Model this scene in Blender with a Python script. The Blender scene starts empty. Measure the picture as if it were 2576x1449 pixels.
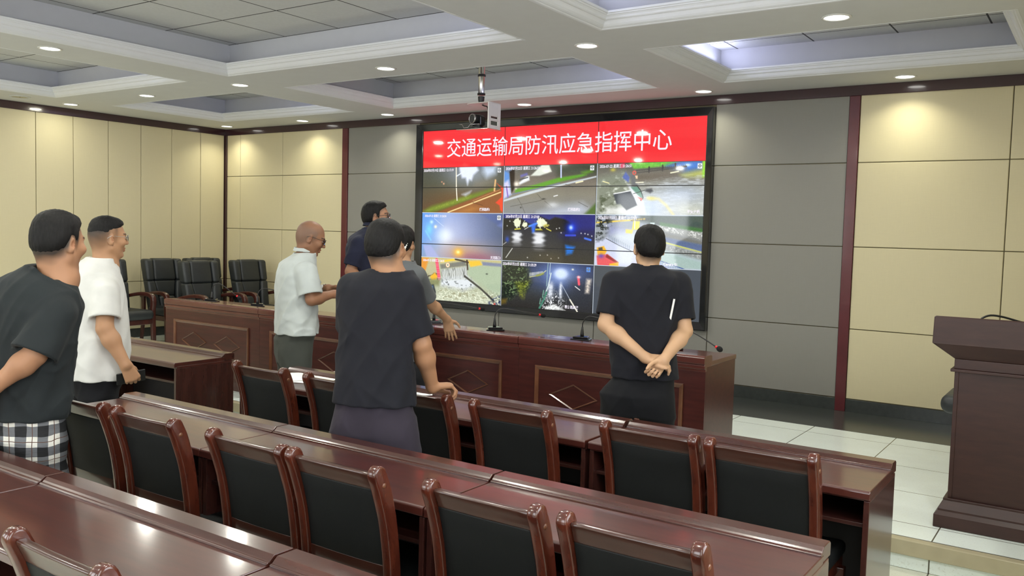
import bpy, bmesh, math, random
import numpy as np
from mathutils import Vector, Matrix

S = bpy.context.scene
COL = S.collection
random.seed(7)

# ------------------------------------------------------------------ camera
W_PX, H_PX = 2576, 1449
FOC = 2188.96
YAW, PITCH, ROLL = -0.6001, -0.0633, -0.0268
CAM = Vector((10.7871, -8.2288, 1.6977))
fwd = Vector((math.sin(YAW) * math.cos(PITCH), math.cos(YAW) * math.cos(PITCH), math.sin(PITCH)))
rgt = fwd.cross(Vector((0, 0, 1))).normalized()
dwn = fwd.cross(rgt)
r2 = math.cos(ROLL) * rgt + math.sin(ROLL) * dwn
d2 = -math.sin(ROLL) * rgt + math.cos(ROLL) * dwn
cam_data = bpy.data.cameras.new('camera')
cam_data.sensor_width = 36.0
cam_data.lens = FOC / W_PX * 36.0
cam_data.clip_start = 0.05
cam = bpy.data.objects.new('camera', cam_data)
COL.objects.link(cam)
M = Matrix.Identity(4)
for i in range(3):
    M[i][0], M[i][1], M[i][2], M[i][3] = r2[i], -d2[i], -fwd[i], CAM[i]
cam.matrix_world = M
S.camera = cam

# ------------------------------------------------------------------ world, exposure
w = bpy.data.worlds.new('world')
S.world = w
w.use_nodes = True
w.node_tree.nodes['Background'].inputs[0].default_value = (0.9, 0.95, 1.0, 1)
w.node_tree.nodes['Background'].inputs[1].default_value = 0.05
S.view_settings.view_transform = 'Standard'
S.view_settings.look = 'None'
S.view_settings.exposure = 0.0
S.view_settings.gamma = 1.0
S.view_settings.use_curve_mapping = False
S.cycles.use_denoising = True
S.cycles.max_bounces = 8
S.cycles.diffuse_bounces = 5
S.cycles.glossy_bounces = 4
S.cycles.sample_clamp_indirect = 6.0
S.cycles.caustics_reflective = False
S.cycles.caustics_refractive = False

# lamps of the room: round downlights (built further down) and cool strips in the coffer coves
LAMP_W = 18.0            # watts of one downlight
LAMP_EDGE_W = 4.1        # watts of the downlights close to a wall
LAMP_COL = (1.0, 0.985, 0.87)
LAMP_EDGE_COL = (1.0, 0.965, 0.74)
FILL_W = 46.0             # watts of one added fill light behind the camera
FILL_COL = (0.93, 0.965, 1.0)
COVE_W = 6.5            # watts of one cove strip
COVE_COL = (0.66, 0.69, 1.0)

# ------------------------------------------------------------------ materials
def lin(r, g, b):
    f = lambda c: (c / 255 / 12.92) if c / 255 <= 0.04045 else ((c / 255 + 0.055) / 1.055) ** 2.4
    return (f(r), f(g), f(b), 1.0)

class NT:
    """small helper round a material's node tree"""
    def __init__(self, name):
        self.m = bpy.data.materials.new(name)
        self.m.use_nodes = True
        self.t = self.m.node_tree
        self.b = self.t.nodes['Principled BSDF']
    def n(self, kind, **kw):
        x = self.t.nodes.new(kind)
        for k, v in kw.items():
            setattr(x, k, v)
        return x
    def l(self, a, b):
        self.t.links.new(a, b)
    def set(self, **kw):
        for k, v in kw.items():
            self.b.inputs[k.replace('_', ' ')].default_value = v
    def noise(self, scale, detail=3, coords='Object', stretch=(1, 1, 1), rough=0.5):
        tc = self.n('ShaderNodeTexCoord')
        mp = self.n('ShaderNodeMapping')
        mp.inputs['Scale'].default_value = stretch
        self.l(tc.outputs[coords], mp.inputs['Vector'])
        nz = self.n('ShaderNodeTexNoise')
        nz.inputs['Scale'].default_value = scale
        nz.inputs['Detail'].default_value = detail
        nz.inputs['Roughness'].default_value = rough
        self.l(mp.outputs[0], nz.inputs['Vector'])
        return nz.outputs['Fac']
    def ramp(self, fac, c0, c1, p0=0.3, p1=0.7):
        r = self.n('ShaderNodeValToRGB')
        r.color_ramp.elements[0].position = p0
        r.color_ramp.elements[0].color = c0
        r.color_ramp.elements[1].position = p1
        r.color_ramp.elements[1].color = c1
        self.l(fac, r.inputs[0])
        return r.outputs[0]
    def bump(self, fac, strength=0.2, dist=0.002):
        b = self.n('ShaderNodeBump')
        b.inputs['Strength'].default_value = strength
        b.inputs['Distance'].default_value = dist
        self.l(fac, b.inputs['Height'])
        self.l(b.outputs[0], self.b.inputs['Normal'])
    def math(self, op, a, b=None):
        x = self.n('ShaderNodeMath', operation=op)
        for i, v in enumerate((a, b)):
            if v is None:
                continue
            if isinstance(v, (int, float)):
                x.inputs[i].default_value = v
            else:
                self.l(v, x.inputs[i])
        return x.outputs[0]

def plain(name, col, rough=0.6, metal=0.0, var=0.06, scale=8.0, bump=0.0, bscale=60.0, coat=0.0, spec=None):
    q = NT(name)
    c = np.array(col[:3])
    c0 = tuple(np.clip(c * (1 - var), 0, 1)) + (1,)
    c1 = tuple(np.clip(c * (1 + var), 0, 1)) + (1,)
    q.l(q.ramp(q.noise(scale), c0, c1), q.b.inputs['Base Color'])
    q.set(Roughness=rough, Metallic=metal)
    if coat:
        q.b.inputs['Coat Weight'].default_value = coat
        q.b.inputs['Coat Roughness'].default_value = 0.08
    if spec is not None:
        q.b.inputs['Specular IOR Level'].default_value = spec
    if bump:
        q.bump(q.noise(bscale, 4), bump, 0.002)
    return q.m

def wood(name, dark, light, rough, stretch=(1.2, 14, 14), coat=0.0, coords='Object', bump=0.03, coat_r=0.12):
    q = NT(name)
    f = q.noise(3.0, 6, coords, stretch, 0.62)
    q.l(q.ramp(f, dark, light, 0.32, 0.72), q.b.inputs['Base Color'])
    q.set(Roughness=rough)
    if coat:
        q.b.inputs['Coat Weight'].default_value = coat
        q.b.inputs['Coat Roughness'].default_value = coat_r
    if bump:
        q.bump(f, bump, 0.001)
    return q.m

def gridmat(name, base, line, wx, wy, ox, oy, lw, rough, var=0.04, scale=6.0, axes=(0, 1), spec=0.5, speck=None):
    """square tiles laid in world x/y with thin joints"""
    q = NT(name)
    g = q.n('ShaderNodeNewGeometry')
    sp = q.n('ShaderNodeSeparateXYZ')
    q.l(g.outputs['Position'], sp.inputs[0])
    def lines(o, off, wd):
        a = q.math('FRACT', q.math('DIVIDE', q.math('SUBTRACT', o, off), wd))
        e = q.math('MINIMUM', a, q.math('SUBTRACT', 1.0, a))
        return q.math('LESS_THAN', e, lw / wd / 2)
    mask = q.math('MAXIMUM', lines(sp.outputs[axes[0]], ox, wx), lines(sp.outputs[axes[1]], oy, wy))
    c = np.array(base[:3])
    nz = q.ramp(q.noise(scale, 5, 'Object'), tuple(c * (1 - var)) + (1,), tuple(np.clip(c * (1 + var), 0, 1)) + (1,))
    if speck is not None:
        mx0 = q.n('ShaderNodeMix', data_type='RGBA')
        q.l(q.ramp(q.noise(90, 5, 'Object', (1, 2.2, 1), 0.7), (0, 0, 0, 1), (1, 1, 1, 1), 0.56, 0.7), mx0.inputs['Factor'])
        q.l(nz, mx0.inputs['A'])
        mx0.inputs['B'].default_value = speck
        nz = mx0.outputs['Result']
    mx = q.n('ShaderNodeMix', data_type='RGBA')
    q.l(mask, mx.inputs['Factor'])
    q.l(nz, mx.inputs['A'])
    mx.inputs['B'].default_value = line
    q.l(mx.outputs['Result'], q.b.inputs['Base Color'])
    q.set(Roughness=rough)
    q.b.inputs['Specular IOR Level'].default_value = spec
    return q.m

def emit(name, col, strength):
    q = NT(name)
    q.set(Base_Color=(0.8, 0.8, 0.8, 1))
    q.b.inputs['Emission Color'].default_value = col
    q.b.inputs['Emission Strength'].default_value = strength
    return q.m

def fabricwall(name, col):
    """woven wall covering: fine vertical and horizontal threads"""
    q = NT(name)
    c = np.array(col[:3])
    a = q.noise(4.0, 5, 'Object', (60, 60, 2.0))
    b = q.noise(4.0, 5, 'Object', (3.0, 3.0, 70))
    f = q.math('MULTIPLY', q.math('ADD', a, b), 0.5)
    q.l(q.ramp(f, tuple(c * 0.97) + (1,), tuple(np.clip(c * 1.025, 0, 1)) + (1,)), q.b.inputs['Base Color'])
    q.set(Roughness=0.55)
    q.b.inputs['Specular IOR Level'].default_value = 0.35
    q.bump(f, 0.05, 0.001)
    return q.m

MT = {}
MT['tan'] = fabricwall('tan_wall_fabric', lin(208, 198, 164))
MT['grey'] = fabricwall('grey_wall_fabric', lin(136, 134, 129))
MT['ceil'] = plain('ceiling_paint', lin(206, 207, 208), 0.85, var=0.015)
MT['mould'] = plain('moulding_paint', lin(222, 224, 228), 0.6, var=0.015)
MT['coffer'] = plain('coffer_paint', lin(194, 195, 200), 0.85, var=0.015)
MT['ctile'] = gridmat('ceiling_tile', lin(202, 203, 204), lin(70, 70, 70), 0.667, 0.667, 3.942, -2.893, 0.014, 0.9, 0.03, 40)
MT['trim'] = plain('dark_trim_lacquer', lin(54, 28, 34), 0.24, var=0.10, coat=0.8)
MT['post'] = plain('maroon_trim_lacquer', lin(88, 30, 36), 0.34, var=0.10, coat=0.25)
MT['stagetile'] = gridmat('stage_floor_tile', lin(230, 240, 238), lin(92, 90, 78), 0.635, 0.655, 8.842, -1.11, 0.007, 0.22, 0.03, 5, speck=lin(205, 212, 204))
MT['floortile'] = gridmat('floor_tile', lin(204, 206, 192), lin(92, 90, 78), 0.635, 0.655, 8.842, -1.11, 0.007, 0.25, 0.04, 5, speck=lin(176, 170, 140))
MT['black_stone'] = plain('black_stone', lin(58, 62, 61), 0.22, var=0.12, scale=30)
MT['nosing'] = plain('step_nosing', lin(172, 164, 138), 0.25, var=0.06)
MT['rwood'] = wood('rostrum_wood', lin(56, 22, 20), lin(78, 35, 31), 0.33, (1.0, 10, 10), 0.15)
MT['rtop'] = wood('rostrum_top_wood', lin(78, 40, 36), lin(96, 50, 43), 0.20, (1.0, 10, 10), 0.4, coat_r=0.05, bump=0)
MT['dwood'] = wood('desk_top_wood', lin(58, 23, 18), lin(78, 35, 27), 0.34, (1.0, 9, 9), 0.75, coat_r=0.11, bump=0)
MT['dside'] = wood('desk_side_wood', lin(54, 28, 24), lin(72, 40, 34), 0.24, (9, 9, 1.0), 0.6, bump=0)
MT['dledge'] = wood('desk_ledge_wood', lin(54, 26, 21), lin(74, 39, 31), 0.26, (1.0, 9, 9), 0.5, bump=0)
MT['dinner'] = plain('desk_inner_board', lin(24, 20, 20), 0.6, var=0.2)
MT['cwood'] = wood('chair_wood', lin(62, 25, 17), lin(88, 40, 26), 0.24, (8, 8, 2), 0.6, bump=0)
MT['awood'] = wood('armchair_wood', lin(50, 20, 15), lin(74, 32, 24), 0.28, (10, 10, 1.2), 0.5)
MT['crail'] = wood('chair_rail_wood', lin(54, 29, 22), lin(68, 39, 30), 0.28, (2, 12, 12), 0.5, bump=0)
MT['gold'] = wood('panel_moulding_wood', lin(92, 56, 38), lin(116, 74, 50), 0.3, (3, 3, 3), 0.3)
MT['leather'] = plain('black_leather', lin(36, 40, 42), 0.45, var=0.12, scale=14, bump=0.25, bscale=260)
MT['cpad'] = plain('chair_leather', lin(16, 18, 18), 0.62, var=0.12, scale=10, bump=0.2, bscale=300, spec=0.3)
MT['black'] = plain('black_plastic', lin(26, 27, 29), 0.4, var=0.1)
MT['blackg'] = plain('black_gloss', lin(26, 27, 30), 0.08, var=0.1, coat=0.5)
MT['foam'] = plain('black_foam', lin(20, 20, 22), 0.95, var=0.3, scale=200, bump=0.5, bscale=500)
MT['redplastic'] = plain('red_plastic', lin(222, 34, 44), 0.4)
MT['steel'] = plain('brushed_steel', lin(190, 190, 192), 0.25, 1.0, var=0.04)
MT['whitemetal'] = plain('white_metal', lin(214, 214, 212), 0.35, var=0.03)
MT['paper'] = plain('white_paper', lin(236, 236, 234), 0.7, var=0.02)
MT['podium'] = wood('podium_wood', lin(48, 26, 24), lin(60, 35, 31), 0.42, (2, 2, 10), 0.0)
MT['glassblack'] = plain('lens_glass', lin(10, 12, 16), 0.25, var=0.0, spec=0.2)
MT['polish'] = plain('polished_plate', lin(214, 214, 212), 0.07, 1.0, var=0.01)
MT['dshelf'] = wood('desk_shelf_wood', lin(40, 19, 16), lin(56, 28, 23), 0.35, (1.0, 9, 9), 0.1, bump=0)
MT['vent'] = plain('speaker_grille', lin(178, 172, 150), 0.6, var=0.05, scale=300)
MT['lamp'] = emit('lamp_diffuser', (1.0, 0.98, 0.92, 1), 9.0)
MT['strip'] = emit('cove_strip', (0.78, 0.82, 1.0, 1), 3.0)

# ------------------------------------------------------------------ mesh helpers
class MB:
    def __init__(self):
        self.v, self.f, self.mi, self.sm = [], [], [], []
    def add(self, verts, faces, mi=0, smooth=False):
        o = len(self.v)
        self.v += [tuple(p) for p in verts]
        self.f += [tuple(i + o for i in f) for f in faces]
        self.mi += [mi] * len(faces)
        self.sm += [smooth] * len(faces)
        return self
    def box(self, x0, x1, y0, y1, z0, z1, mi=0):
        v = [(x0, y0, z0), (x1, y0, z0), (x1, y1, z0), (x0, y1, z0), (x0, y0, z1), (x1, y0, z1), (x1, y1, z1), (x0, y1, z1)]
        f = [(0, 3, 2, 1), (4, 5, 6, 7), (0, 1, 5, 4), (1, 2, 6, 5), (2, 3, 7, 6), (3, 0, 4, 7)]
        return self.add(v, f, mi)
    def prism(self, poly, axis, a, b, mi=0, smooth=False):
        """closed polygon (list of 2d points) extruded along an axis from a to b"""
        n = len(poly)
        def p3(q, t):
            return {0: (t, q[0], q[1]), 1: (q[0], t, q[1]), 2: (q[0], q[1], t)}[axis]
        v = [p3(q, a) for q in poly] + [p3(q, b) for q in poly]
        f = [(i, (i + 1) % n, n + (i + 1) % n, n + i) for i in range(n)]
        self.add(v, f, mi, smooth)
        self.add([p3(q, a) for q in poly][::-1], [tuple(range(n))], mi)
        return self.add([p3(q, b) for q in poly], [tuple(range(n))], mi)
    def tube(self, pts, rad, n=12, mi=0, flat=None, caps=True):
        """round tube through points; rad is a number or one per point"""
        pts = [Vector(p) for p in pts]
        rs = rad if isinstance(rad, (list, tuple)) else [rad] * len(pts)
        rings = []
        up = Vector((0, 0, 1))
        t0 = (pts[1] - pts[0]).normalized()
        a = t0.cross(up)
        if a.length < 1e-3:
            a = Vector((1, 0, 0))
        a.normalize()
        for i, p in enumerate(pts):
            t = (pts[min(i + 1, len(pts) - 1)] - pts[max(i - 1, 0)]).normalized()
            a = (a - t * a.dot(t)).normalized()
            b = t.cross(a)
            rings.append([p + rs[i] * (math.cos(2 * math.pi * k / n) * a + math.sin(2 * math.pi * k / n) * b) for k in range(n)])
        v = [q for r in rings for q in r]
        f = []
        for i in range(len(pts) - 1):
            for k in range(n):
                f.append((i * n + k, i * n + (k + 1) % n, (i + 1) * n + (k + 1) % n, (i + 1) * n + k))
        self.add(v, f, mi, True)
        if caps:
            self.add(rings[0][::-1], [tuple(range(n))], mi)
            self.add(rings[-1], [tuple(range(n))], mi)
        return self
    def lathe(self, prof, c=(0, 0, 0), n=24, mi=0, mat=None, caps=True):
        """(radius, z) profile turned round z"""
        v, f = [], []
        for r, z in prof:
            for k in range(n):
                t = 2 * math.pi * k / n
                q = Vector((r * math.cos(t), r * math.sin(t), z))
                if mat is not None:
                    q = mat @ q
                v.append(tuple(q + Vector(c)))
        for i in range(len(prof) - 1):
            for k in range(n):
                f.append((i * n + k, i * n + (k + 1) % n, (i + 1) * n + (k + 1) % n, (i + 1) * n + k))
        self.add(v, f, mi, True)
        if caps and prof[0][0] > 1e-6:
            self.add(v[:n][::-1], [tuple(range(n))], mi)
        if caps and prof[-1][0] > 1e-6:
            self.add(v[-n:], [tuple(range(n))], mi)
        return self
    def ball(self, c, r, n=16, mi=0, mat=None):
        rx, ry, rz = (r, r, r) if isinstance(r, (int, float)) else r
        prof = [(math.sin(math.pi * i / n), -math.cos(math.pi * i / n)) for i in range(n + 1)]
        v, f = [], []
        for s, z in prof:
            for k in range(2 * n):
                t = math.pi * k / n
                q = Vector((rx * s * math.cos(t), ry * s * math.sin(t), rz * z))
                if mat is not None:
                    q = mat @ q
                v.append(tuple(q + Vector(c)))
        m = 2 * n
        for i in range(n):
            for k in range(m):
                f.append((i * m + k, i * m + (k + 1) % m, (i + 1) * m + (k + 1) % m, (i + 1) * m + k))
        return self.add(v, f, mi, True)

def obj(name, mb, mats, parent=None, loc=(0, 0, 0), rz=0.0, bevel=0.0, seg=2, auto=35):
    me = bpy.data.meshes.new(name)
    me.from_pydata(mb.v, [], mb.f)
    for m in (mats if isinstance(mats, (list, tuple)) else [mats]):
        me.materials.append(m)
    me.polygons.foreach_set('material_index', mb.mi)
    me.polygons.foreach_set('use_smooth', [bool(s) for s in mb.sm])
    bm = bmesh.new()
    bm.from_mesh(me)
    bmesh.ops.remove_doubles(bm, verts=bm.verts, dist=1e-5)
    bmesh.ops.recalc_face_normals(bm, faces=bm.faces)
    bm.to_mesh(me)
    bm.free()
    me.update()
    o = bpy.data.objects.new(name, me)
    COL.objects.link(o)
    o.location = loc
    o.rotation_euler = (0, 0, rz)
    if parent is not None:
        o.parent = parent
    if bevel:
        b = o.modifiers.new('bevel', 'BEVEL')
        b.width = bevel
        b.segments = seg
        b.limit_method = 'ANGLE'
        b.angle_limit = math.radians(40)
        b.harden_normals = False
    return o

def thing(name, label, cat, loc=(0, 0, 0), rz=0.0, group=None):
    o = bpy.data.objects.new(name, None)
    o.empty_display_size = 0.1
    COL.objects.link(o)
    o.location = loc
    o.rotation_euler = (0, 0, rz)
    o['label'] = label
    o['category'] = cat
    if group:
        o['group'] = group
    return o

def tag(o, label, cat, group=None):
    o['label'] = label
    o['category'] = cat
    if group:
        o['group'] = group
    return o

def struct(name, mb, mats, **kw):
    o = obj(name, mb, mats, **kw)
    o['kind'] = 'structure'
    return o

def dup(root, loc, rz, label):
    r = root.copy()
    COL.objects.link(r)
    r.location = loc
    r.rotation_euler = (0, 0, rz)
    r['label'] = label
    for ch in list(root.children):
        c = ch.copy()
        COL.objects.link(c)
        c.parent = r
        for g in list(ch.children):
            d = g.copy()
            COL.objects.link(d)
            d.parent = c
    return r

ORD = ['first', 'second', 'third', 'fourth', 'fifth', 'sixth', 'seventh', 'eighth']
# ================================================================== the room
XR, YB = 11.06, -10.0
ZS, ZC, ZT = 0.155, 3.092, 3.392     # stage floor, ceiling underside, coffer top
STEP = -3.39

# floor and stage
mb = MB(); mb.box(0, XR, YB, 0, -0.12, 0)
struct('floor', mb, MT['floortile'])
mb = MB()
mb.box(0, XR, STEP + 0.02, 0, 0.002, ZS - 0.001, 0)
struct('floor_stage', mb, [MT['stagetile']])
mb = MB(); mb.box(0, XR, STEP, STEP + 0.06, ZS - 0.078, ZS + 0.002)
mb.box(0, XR, STEP + 0.062, STEP + 0.072, ZS - 0.01, ZS + 0.0012, 1)
struct('trim_1', mb, [MT['nosing'], MT['black']], bevel=0.004)
mb = MB(); mb.box(0, XR, -0.86, -0.0, ZS - 0.01, ZS + 0.001)
struct('floor_border', mb, MT['black_stone'])

# walls: woven panels with open joints, on a plain backing
def panel(mb, x0, x1, z0, z1, mi, axis='y', g=0.0035, t=0.016):
    if axis == 'y':
        mb.box(x0 + g, x1 - g, -t, 0.0, z0 + g, z1 - g, mi)
    elif axis == 'x':
        mb.box(0.0, t, x0 + g, x1 - g, z0 + g, z1 - g, mi)
    elif axis == 'X':
        mb.box(XR - t, XR, x0 + g, x1 - g, z0 + g, z1 - g, mi)
    else:
        mb.box(x0 + g, x1 - g, YB, YB + t, z0 + g, z1 - g, mi)
ZJ = [0.272, 0.910, 1.653, 2.407, 3.03]
mb = MB()
mb.box(-0.15, XR + 0.15, 0.0, 0.12, -0.12, ZT + 0.1, 2)
for x0, x1, mi in ((0.05, 0.346, 0), (0.346, 1.249, 0), (1.249, 2.42, 0), (2.52, 3.74, 1), (7.53, 8.79, 1), (8.88, 10.07, 0), (10.07, XR, 0)):
    for z0, z1 in zip(ZJ[:-1], ZJ[1:]):
        panel(mb, x0, x1, z0, z1, mi)
for x0, x1 in ((3.74, 4.99), (4.99, 6.243), (6.243, 7.53)):
    panel(mb, x0, x1, 0.272, 0.785, 1)
MT['joint'] = plain('joint_backing', lin(120, 112, 88), 0.8)  # plain backing colour that shows in the open panel joints
struct('wall_back', mb, [MT['tan'], MT['grey'], MT['joint']], bevel=0.005)

mb = MB()
mb.box(-0.15, 0.0, YB, 0, -0.12, ZT + 0.1, 1)
yy = [-0.045, -0.444]
while yy[-1] > YB + 0.4:
    yy.append(yy[-1] - 0.463)
for a, b in zip(yy[1:], yy[:-1]):
    panel(mb, a, b, 0.272, 0.910, 0, 'x')
    panel(mb, a, b, 0.910, 3.03, 0, 'x')
struct('wall_left', mb, [MT['tan'], MT['joint']], bevel=0.004)

mb = MB()
mb.box(XR, XR + 0.15, YB, 0, -0.12, ZT + 0.1, 1)
for i in range(8):
    for z0, z1 in zip(ZJ[:-1], ZJ[1:]):
        panel(mb, -1.25 * (i + 1), -1.25 * i - 0.02, z0, z1, 0, 'X')
struct('wall_right', mb, [MT['tan'], MT['joint']], bevel=0.006)
mb = MB()
mb.box(0, XR, YB - 0.15, YB, -0.12, ZT + 0.1, 1)
for i in range(8):
    for z0, z1 in zip(ZJ[:-1], ZJ[1:]):
        panel(mb, XR / 8 * i, XR / 8 * (i + 1), z0, z1, 0, 'Y')
struct('wall_rear', mb, [MT['tan'], MT['joint']], bevel=0.006)

# unseen windows added behind the camera to brighten the ceiling
MT['added_frame'] = plain('added_window_paint', lin(206, 206, 202), 0.5)
MT['fill_light'] = emit('fill_pane_glow', (0.86, 0.92, 1.0, 1), 2.0)
for i in range(5):
    mb = MB()
    for a, b, c, d in ((-0.95, -0.88, 0.95, 2.75), (0.88, 0.95, 0.95, 2.75), (-0.03, 0.03, 1.0, 2.7), (-0.95, 0.95, 0.95, 1.02), (-0.95, 0.95, 2.68, 2.75)):
        mb.box(a, b, 0.022, 0.075, c, d)
    if i < 3:
        wd = struct('added_window_%d' % (i + 1), mb, MT['added_frame'], loc=(2.2 + i * 3.3, YB, 0))
    else:
        wd = struct('added_window_%d' % (i + 1), mb, MT['added_frame'], loc=(XR, -8.7 + (i - 3) * 2.9, 0), rz=math.radians(90))
    mb = MB(); mb.box(-0.88, 0.88, 0.024, 0.032, 1.02, 2.68)
    obj('pane', mb, MT['fill_light'], wd)
    ld = bpy.data.lights.new('fill_light', 'AREA')
    ld.shape = 'RECTANGLE'; ld.size = 1.7; ld.size_y = 1.6
    ld.energy = FILL_W; ld.color = FILL_COL
    lo = bpy.data.objects.new('fill_light', ld)
    COL.objects.link(lo); lo.parent = wd
    lo.location = (0, 0.09, 1.85); lo.rotation_euler = (math.radians(90), 0, math.radians(180))

# dark trim under the ceiling, posts, skirting
mb = MB(); mb.box(0, XR, -0.03, 0, 3.0, ZC)
struct('trim_2', mb, MT['trim'], bevel=0.004)
mb = MB(); mb.box(0, 0.03, YB, 0, 3.0, ZC)
struct('trim_3', mb, MT['trim'], bevel=0.004)
mb = MB(); mb.box(2.42, 2.52, -0.028, 0, ZS, 3.0)
struct('trim_4', mb, MT['post'], bevel=0.003)
mb = MB(); mb.box(8.79, 8.88, -0.028, 0, ZS, 3.0)
struct('trim_5', mb, MT['post'], bevel=0.003)
mb = MB(); mb.box(0.0, 0.055, -0.035, 0, ZS, 3.0)
struct('trim_6', mb, MT['trim'], bevel=0.003)
mb = MB()
for x0, x1 in ((0.055, 2.42), (2.52, 8.79), (8.88, XR)):
    mb.box(x0, x1, -0.016, 0, ZS, 0.268)
struct('baseboard_back', mb, MT['black_stone'], bevel=0.002)
mb = MB(); mb.box(0, 0.016, YB, -0.03, 0.0, 0.268)
struct('baseboard_left', mb, MT['black_stone'], bevel=0.002)

# coffered ceiling
CX = [(0.81, 3.24), (3.87, 7.21), (7.84, 10.25)]
CY = [(-2.25, -0.65), (-6.0, -2.93), (-9.3, -6.65)]
xs = sorted({0, XR} | {v for c in CX for v in c})
ys = sorted({0, YB} | {v for c in CY for v in c})
IN = 0.05
mb = MB()
for i in range(len(xs) - 1):
    for j in range(len(ys) - 1):
        x0, x1, y0, y1 = xs[i], xs[i + 1], ys[j], ys[j + 1]
        if (x0, x1) in CX and (y0, y1) in CY:
            a0, a1, b0, b1 = x0 - IN, x1 + IN, y0 - IN, y1 + IN
            # ledge over the beam, upright sides, tiled top
            zl = ZC + 0.06
            mb.add([(x0, y0, ZC), (x1, y0, ZC), (x1, y1, ZC), (x0, y1, ZC), (x0, y0, zl), (x1, y0, zl), (x1, y1, zl), (x0, y1, zl)],
                   [(0, 1, 5, 4), (1, 2, 6, 5), (2, 3, 7, 6), (3, 0, 4, 7)], 0)
            q = [(a0, b0), (a1, b0), (a1, b1), (a0, b1)]
            r = [(x0, y0), (x1, y0), (x1, y1), (x0, y1)]
            mb.add([(*c, zl) for c in q] + [(*c, zl) for c in r], [(0, 1, 5, 4), (1, 2, 6, 5), (2, 3, 7, 6), (3, 0, 4, 7)], 0)
            mb.add([(*c, zl) for c in q] + [(*c, ZT) for c in q], [(0, 1, 5, 4), (1, 2, 6, 5), (2, 3, 7, 6), (3, 0, 4, 7)], 1)
            mb.add([(*c, ZT) for c in q], [(0, 1, 2, 3)], 2)
        else:
            mb.add([(x0, y0, ZC), (x1, y0, ZC), (x1, y1, ZC), (x0, y1, ZC)], [(0, 1, 2, 3)], 0)
mb.box(-0.1, XR + 0.1, YB - 0.1, 0.1, ZT + 0.012, ZT + 0.1, 0)
struct('ceiling', mb, [MT['ceil'], MT['coffer'], MT['ctile']])

# crown moulding round each coffer: (inset, height above ceiling underside)
PROF = [(-0.010, 0.0), (-0.010, -0.0015), (0.006, -0.0015), (0.010, 0.000), (0.016, 0.006), (0.024, 0.006), (0.036, 0.012), (0.046, 0.022),
        (0.054, 0.036), (0.060, 0.044), (0.070, 0.047), (0.076, 0.052), (0.080, 0.062), (0.088, 0.070), (0.096, 0.073), (0.098, 0.080), (0.108, 0.082), (0.110, 0.096), (0.040, 0.100), (0.0, 0.060)]
k = 6
for (x0, x1) in CX:
    for (y0, y1) in CY:
        k += 1
        mb = MB()
        n = len(PROF)
        v = []
        for d, h in PROF:
            v += [(x0 + d, y0 + d, ZC + h), (x1 - d, y0 + d, ZC + h), (x1 - d, y1 - d, ZC + h), (x0 + d, y1 - d, ZC + h)]
        f = []
        for i in range(n - 1):
            for c in range(4):
                f.append((i * 4 + c, i * 4 + (c + 1) % 4, (i + 1) * 4 + (c + 1) % 4, (i + 1) * 4 + c))
        mb.add(v, f)
        struct('trim_%d' % k, mb, MT['mould'])

# cool light strips lying in the coves on either side of the cross beam, behind the moulding
def strip(x, y0, y1, rz_sign, label):
    t = thing('cove_light', label, 'cove light', (x, (y0 + y1) / 2, ZC + 0.13), 0, 'cool strips in the ceiling coves')
    L = y1 - y0
    mb = MB(); mb.box(-0.012, 0.012, -L / 2, L / 2, -0.012, 0.0)
    obj('housing', mb, MT['whitemetal'], t)
    mb = MB(); mb.box(-0.010, 0.010, -L / 2 + 0.01, L / 2 - 0.01, 0.0, 0.012)
    obj('tube', mb, MT['strip'], t)
    ld = bpy.data.lights.new('cove_light', 'AREA')
    ld.shape = 'RECTANGLE'; ld.size = 0.03; ld.size_y = L * 0.95
    ld.energy = COVE_W; ld.color = COVE_COL
    lo = bpy.data.objects.new('cove_glow', ld)
    COL.objects.link(lo)
    lo.parent = t
    lo.location = (0, 0, 0.02)
    lo.rotation_euler = (0, math.radians(180 - rz_sign * 38), 0)
strip(7.215, -2.2, -0.7, 1, 'cool light strip hidden in the right cove of the coffer with the camera pole')
strip(7.835, -2.2, -0.7, -1, 'cool light strip hidden in the left cove of the right-hand coffer')
strip(7.215, -5.9, -3.0, 1, 'cool light strip hidden in the right cove of the large tiled coffer')
strip(7.835, -5.9, -3.0, -1, 'cool light strip hidden in the left cove of the coffer at the top edge')
strip(3.245, -5.9, -3.0, 1, 'cool light strip hidden in the right cove of the far left coffer')
strip(3.245, -2.2, -0.7, 1, 'cool light strip hidden in the right cove of the coffer near the room corner')

# round downlights
def downlight():
    t = thing('downlight', '', 'ceiling light', (0, 0, 0), 0, 'recessed round downlights')
    mb = MB(); mb.lathe([(0.074, -0.001), (0.076, -0.007), (0.088, -0.006), (0.092, 0.0), (0.074, 0.0)], n=32)
    obj('trim_ring', mb, MT['whitemetal'], t)
    mb = MB(); mb.lathe([(0.0, -0.0045), (0.05, -0.0045), (0.074, -0.002), (0.074, 0.0)], n=32)
    obj('diffuser', mb, MT['lamp'], t)
    ld = bpy.data.lights.new('downlight', 'AREA')
    ld.shape = 'DISK'; ld.size = 0.13; ld.energy = LAMP_EDGE_W; ld.color = LAMP_EDGE_COL
    ld.spread = math.radians(125)
    lo = bpy.data.objects.new('lamp_light', ld)
    COL.objects.link(lo)
    lo.parent = t
    lo.location = (0, 0, -0.012)
    return t
LD_MAIN = bpy.data.lights.new('downlight_main', 'AREA')
LD_MAIN.shape = 'DISK'; LD_MAIN.size = 0.13; LD_MAIN.energy = LAMP_W; LD_MAIN.color = LAMP_COL
LD_SIDE = LD_MAIN.copy(); LD_SIDE.name = 'downlight_side'; LD_SIDE.energy = LAMP_EDGE_W; LD_SIDE.color = LAMP_EDGE_COL
DL = []
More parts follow.
